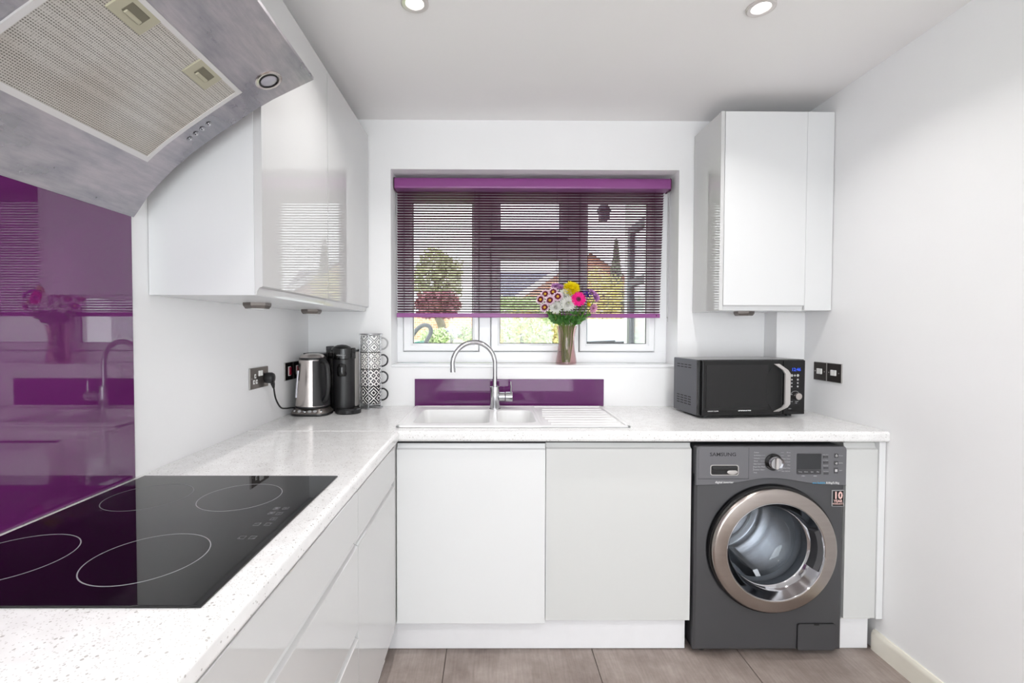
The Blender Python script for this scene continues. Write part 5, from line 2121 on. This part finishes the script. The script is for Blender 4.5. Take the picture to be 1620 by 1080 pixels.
def bush(name, label, cat, c, radii, n, size, m, shape='ellipsoid', seed=1, trunk=None, root=None):
    t = thing(name, label, cat, (c[0], c[1], root if root is not None else c[2] - radii[2]))
    obj('foliage', leaves_mesh(c, radii, n, size, shape, seed), m, t, smooth=False)
    b = nb()
    if trunk:
        pts, rad = trunk
        tube(b, smooth_path(pts, 4), rad, 10)
    else:
        gz = root if root is not None else c[2] - radii[2] - 0.05
        tube(b, [(c[0], c[1], gz), (c[0] + 0.03, c[1], c[2]), (c[0], c[1], c[2] + radii[2] * 0.5)], 0.03, 6)
    obj('trunk', b, 'bark', t)
    return t


bush('hedge', 'clipped pale green hedge outside the middle window pane', 'hedge', (0.46, 7.0, 0.75), (0.42, 0.45, 1.03), 9000, 0.035, 'hedge', 'box', 3)
bush('golden_shrub', 'bright yellow-green shrub at the right end of the hedge', 'shrub', (0.98, 7.1, 0.85), (0.17, 0.3, 0.75), 3000, 0.035, 'gold', 'ellipsoid', 4)
bush('golden_shrub', 'small yellow-green shrub at the left end of the hedge', 'shrub', (0.10, 6.4, 0.95), (0.10, 0.12, 0.35), 1200, 0.03, 'gold', 'ellipsoid', 5)
bush('tree', 'loose light green tree standing on the lawn outside the left pane', 'tree', (-1.06, 9.4, 2.35), (0.55, 0.5, 0.62), 2400, 0.055, 'tree_leaf', 'ellipsoid', 6,
     trunk=([(-0.98, 9.4, 1.05), (-1.0, 9.4, 1.4), (-1.12, 9.4, 1.75), (-1.06, 9.4, 2.4)], 0.085))
bush('copper_shrub', 'dark copper-red shrub in front of the light green tree', 'shrub', (-1.0, 8.62, 1.78), (0.43, 0.22, 0.27), 2600, 0.045, 'red_leaf', 'ellipsoid', 8)
bush('low_shrub', 'low green shrub at the foot of the tree, left border', 'shrub', (-1.0, 8.3, 1.20), (0.30, 0.2, 0.14), 1600, 0.03, 'hedge', 'ellipsoid', 9)
bush('flowering_shrub', 'pale blue-white flowering shrub in the border by the brick wall', 'shrub', (-0.72, 8.4, 1.26), (0.16, 0.14, 0.13), 900, 0.022, 'bloom', 'ellipsoid', 10)
bush('low_shrub', 'fresh green shrub at the right end of the border', 'shrub', (-0.45, 8.5, 1.25), (0.2, 0.15, 0.15), 1300, 0.03, 'hedge', 'ellipsoid', 11)
bush('low_shrub', 'dark green shrub at the far left of the border', 'shrub', (-1.72, 8.5, 1.40), (0.30, 0.2, 0.25), 1500, 0.035, 'tree_leaf', 'ellipsoid', 12)
bush('golden_bush', 'tall yellow-green bush behind the white car', 'shrub', (3.05, 12.6, 1.95), (0.62, 0.5, 1.05), 3000, 0.055, 'gold', 'ellipsoid', 13, root=-0.30)
bush('conifer', 'dark conifer behind the yellow-green bush', 'tree', (3.85, 14.3, 2.4), (0.5, 0.5, 1.7), 4000, 0.07, 'dark_leaf', 'cone', 14, root=-0.30)
bush('green_tree', 'rounded green tree far behind the hedge', 'tree', (1.05, 12.3, 1.45), (0.55, 0.5, 0.6), 3000, 0.06, 'gold', 'ellipsoid', 15, root=-0.30)
b = nb()
box(b, -6, 0.3, 11.2, 11.4, 0.9, 1.62)
tag(origin_to(obj('garden_wall', b, 'brick', smooth=False), (-3, 11.3, 0.9)), 'pinkish brick garden wall behind the tree', 'wall')

# house with a gable towards the window
GX, GY, GE, GA, GS = 3.37, 16.0, 2.51, 4.0, 0.652
t = thing('brick_house', 'brick house with white-edged gable behind the hedge', 'house', (GX, GY, -0.3))
b = nb()
prism(b, [(GX - 2.28, -0.3), (GX + 2.28, -0.3), (GX + 2.28, GE), (GX, GA), (GX - 2.28, GE)], 'y', GY, GY + 6)
obj('walls', b, 'brick', t, smooth=False)
for s_ in (-1, 1):
    b = nb()
    w2 = 2.55
    prism(b, [(GX, GA + .06), (GX + s_ * w2, GA + .06 - w2 * GS), (GX + s_ * w2, GA + .16 - w2 * GS), (GX, GA + .16)], 'y', GY - 0.25, GY + 6.2)
    rf = obj('roof_slope', b, 'slate', t, smooth=False)
    b = nb()
    prism(b, [(GX, GA - .06), (GX + s_ * w2, GA - .06 - w2 * GS), (GX + s_ * w2, GA + .16 - w2 * GS), (GX, GA + .16)], 'y', GY - 0.30, GY - 0.255)
    obj('bargeboard', b, 'render', rf, smooth=False)
for x in (GX - .8, GX + .6):
    b = nb()
    box(b, x - .35, x + .35, GY - .05, GY + .02, 0.9, 2.0)
    wf = obj('window', b, 'upvc', t, smooth=False)
    b = nb()
    box(b, x - .28, x + .28, GY - .06, GY - .04, 0.97, 1.93)
    obj('pane', b, 'screen', wf, smooth=False)
t = thing('slate_house', 'long house with grey slate roof far behind', 'house', (4.4, 26, -0.3))
b = nb()
box(b, 0.1, 9.0, 23.4, 28.0, -0.3, 2.9)
obj('walls', b, 'render', t, smooth=False)
b = nb()
prism(b, [(23.0, 2.85), (25.7, 4.55), (28.4, 2.85), (28.4, 2.75), (23.0, 2.75)], 'x', -0.1, 9.3)
obj('roof', b, 'slate', t, smooth=False)

# white car facing the window
CXc, CYc, CG = 2.35, 7.4, -0.25
t = thing('parked_car', 'white car parked outside the right window pane', 'car', (CXc, CYc + 1.8, CG))
def car_sec(y, w, z0, z1, w2):
    r = []
    for x, z in ((-w, z0), (-w, z1 - 0.12), (-w * 0.97, z1 - 0.05), (-w2, z1), (w2, z1), (w * 0.97, z1 - 0.05), (w, z1 - 0.12), (w, z0)):
        r.append((CXc + x, CYc + y, CG + z))
    return r
b = nb()
loft(b, [car_sec(0.0, 0.62, 0.35, 0.72, 0.5), car_sec(0.06, 0.80, 0.28, 0.98, 0.62), car_sec(0.5, 0.88, 0.25, 1.18, 0.7), car_sec(0.95, 0.90, 0.25, 1.32, 0.72), car_sec(3.0, 0.90, 0.25, 1.34, 0.74), car_sec(3.7, 0.88, 0.25, 1.28, 0.7), car_sec(3.95, 0.80, 0.35, 1.0, 0.6)], True, True)
bmesh.ops.recalc_face_normals(b, faces=b.faces)
obj('body', b, 'car', t, angle=40)
b = nb()
def cab(y, w, z):
    return [(CXc - w, CYc + y, CG + z), (CXc - w * .5, CYc + y - 0.05, CG + z + 0.01), (CXc + w * .5, CYc + y - 0.05, CG + z + 0.01), (CXc + w, CYc + y, CG + z)]
low = [(CXc - 0.80, CYc + 0.98, CG + 1.30), (CXc + 0.80, CYc + 0.98, CG + 1.30), (CXc + 0.82, CYc + 3.5, CG + 1.30), (CXc - 0.82, CYc + 3.5, CG + 1.30)]
hi = [(CXc - 0.60, CYc + 1.62, CG + 1.74), (CXc + 0.60, CYc + 1.62, CG + 1.74), (CXc + 0.62, CYc + 3.1, CG + 1.76), (CXc - 0.62, CYc + 3.1, CG + 1.76)]
top = [(CXc - 0.52, CYc + 1.80, CG + 1.79), (CXc + 0.52, CYc + 1.80, CG + 1.79), (CXc + 0.54, CYc + 3.0, CG + 1.80), (CXc - 0.54, CYc + 3.0, CG + 1.80)]
loft(b, [low, hi, top], True, True)
bmesh.ops.recalc_face_normals(b, faces=b.faces)
obj('cabin', b, 'car', t, angle=30)
def lerp3(a, c, f):
    return tuple(a[i] + (c[i] - a[i]) * f for i in range(3))
b = nb()
q = [lerp3(low[0], hi[0], .08), lerp3(low[1], hi[1], .08), lerp3(low[1], hi[1], .92), lerp3(low[0], hi[0], .92)]
q = [(CXc + (p[0] - CXc) * 0.92, p[1] - 0.012, p[2] + 0.008) for p in q]
loft(b, [q, [(p[0], p[1] + 0.02, p[2] - 0.015) for p in q]], True, True)
bmesh.ops.recalc_face_normals(b, faces=b.faces)
ws = obj('windscreen', b, 'car_glass', t, smooth=False)
b = nb()
tube(b, [(CXc - 0.70, CYc + 0.985, CG + 1.345), (CXc + 0.0, CYc + 0.955, CG + 1.345), (CXc + 0.7, CYc + 0.985, CG + 1.345)], 0.02, 6)
tube(b, [(CXc - 0.55, CYc + 0.96, CG + 1.355), (CXc - 0.1, CYc + 0.97, CG + 1.375)], 0.012, 6)
tube(b, [(CXc + 0.0, CYc + 0.96, CG + 1.355), (CXc + 0.5, CYc + 0.97, CG + 1.375)], 0.012, 6)
obj('wiper', b, 'tyre', ws)
for sx_ in (-1, 1):
    b = nb()
    box(b, CXc + sx_ * 0.93 - 0.1, CXc + sx_ * 0.93 + 0.1, CYc + 1.15, CYc + 1.27, CG + 1.28, CG + 1.42, 0.03, 2)
    obj('mirror', b, 'car', t)
    for y in (0.75, 3.1):
        b = nb()
        cyl(b, (CXc + sx_ * 0.88 - 0.1, CYc + y, CG + 0.31), 0.31, 0.2, 'x', 24, bev=0.03)
        obj('wheel', b, 'tyre', t)
    b = nb()
    box(b, CXc + sx_ * 0.62 - 0.14, CXc + sx_ * 0.62 + 0.14, CYc + 0.03, CYc + 0.14, CG + 0.74, CG + 0.90, 0.03, 2)
    obj('headlight', b, 'car_glass', t)

# side wing of the house with a tall glazed frame and a lantern
WXg = 1.42
t = thing('side_wing', 'white rendered wing of the building with a tall glazed side window', 'building', (2.0, 4.0, -0.3))
b = nb()
box(b, WXg + 0.02, WXg + 0.6, 2.72, 3.55, -0.3, 2.75)
box(b, WXg + 0.02, WXg + 0.6, 4.80, 5.0, -0.3, 2.75)
box(b, WXg + 0.02, WXg + 0.6, 3.55, 4.80, 2.36, 2.75)
box(b, WXg + 0.02, WXg + 0.6, 3.55, 4.80, -0.3, 0.5)
obj('walls', b, 'render', t, smooth=False)
b = nb()
box(b, WXg - 0.15, WXg + 0.8, 2.72, 5.15, 2.75, 2.87)
obj('eaves', b, 'render', t, smooth=False)
b = nb()
for y0, y1, z0, z1 in ((3.55, 3.62, .5, 2.36), (4.72, 4.80, .5, 2.36), (3.62, 4.72, 2.29, 2.36), (3.62, 4.72, .5, .58), (3.62, 4.72, 1.76, 1.83)):
    box(b, WXg - 0.01, WXg + 0.05, y0, y1, z0, z1)
wf = obj('window_frame', b, 'grey_handle', t, smooth=False)
for z0, z1 in ((.58, 1.76), (1.83, 2.29)):
    b = nb()
    box(b, WXg + 0.015, WXg + 0.025, 3.62, 4.72, z0, z1)
    obj('pane', b, 'pane', wf, smooth=False)
t = thing('wall_lantern', 'dark coach lantern hanging from a bracket on the side wing', 'lantern', (1.22, 5.03, 2.50))
b = nb()
loft(b, [[(1.22 + dx * s_, 5.03 + dy * s_, z) for dx, dy in ((-1, -1), (1, -1), (1, 1), (-1, 1))] for s_, z in ((0.028, 2.49), (0.05, 2.51), (0.05, 2.60))], True, True)
bmesh.ops.recalc_face_normals(b, faces=b.faces)
obj('lantern_body', b, 'lantern', t, smooth=False)
b = nb()
lathe(b, [(0, 0), (0.085, 0), (0.08, 0.012), (0.045, 0.07), (0.02, 0.13), (0, 0.14)], (1.22, 5.03, 2.595), 8)
obj('lantern_cap', b, 'lantern', t, smooth=False)
b = nb()
tube(b, smooth_path([(1.22, 5.03, 2.72), (1.22, 5.03, 2.77), (1.27, 5.03, 2.80), (1.36, 5.03, 2.80), (1.43, 5.02, 2.72)], 5), 0.014, 8)
obj('bracket', b, 'lantern', t)

# garden machine with a loop handle close to the window
t = thing('garden_shredder', 'teal garden machine with grey loop handle outside the left pane', 'garden machine', (-0.545, 3.45, 0.30))
b = nb()
prism(b, [(-0.70, 0.32), (-0.42, 0.32), (-0.46, 1.0), (-0.515, 1.23), (-0.66, 1.20)], 'y', 3.33, 3.57)
obj('body', b, 'teal', t, smooth=False)
b = nb()
tube(b, smooth_path([(-0.655, 3.42, 1.19), (-0.60, 3.42, 1.24), (-0.55, 3.42, 1.31), (-0.50, 3.42, 1.345), (-0.455, 3.42, 1.335), (-0.445, 3.42, 1.29), (-0.475, 3.42, 1.23), (-0.50, 3.42, 1.16)], 6), 0.016, 10)
obj('loop_handle', b, 'grey_handle', t, angle=60)
for x in (-0.66, -0.46):
    b = nb()
    cyl(b, (x - 0.02, 3.45, 0.42), 0.09, 0.04, 'x', 20, bev=0.01)
    obj('wheel', b, 'tyre', t)
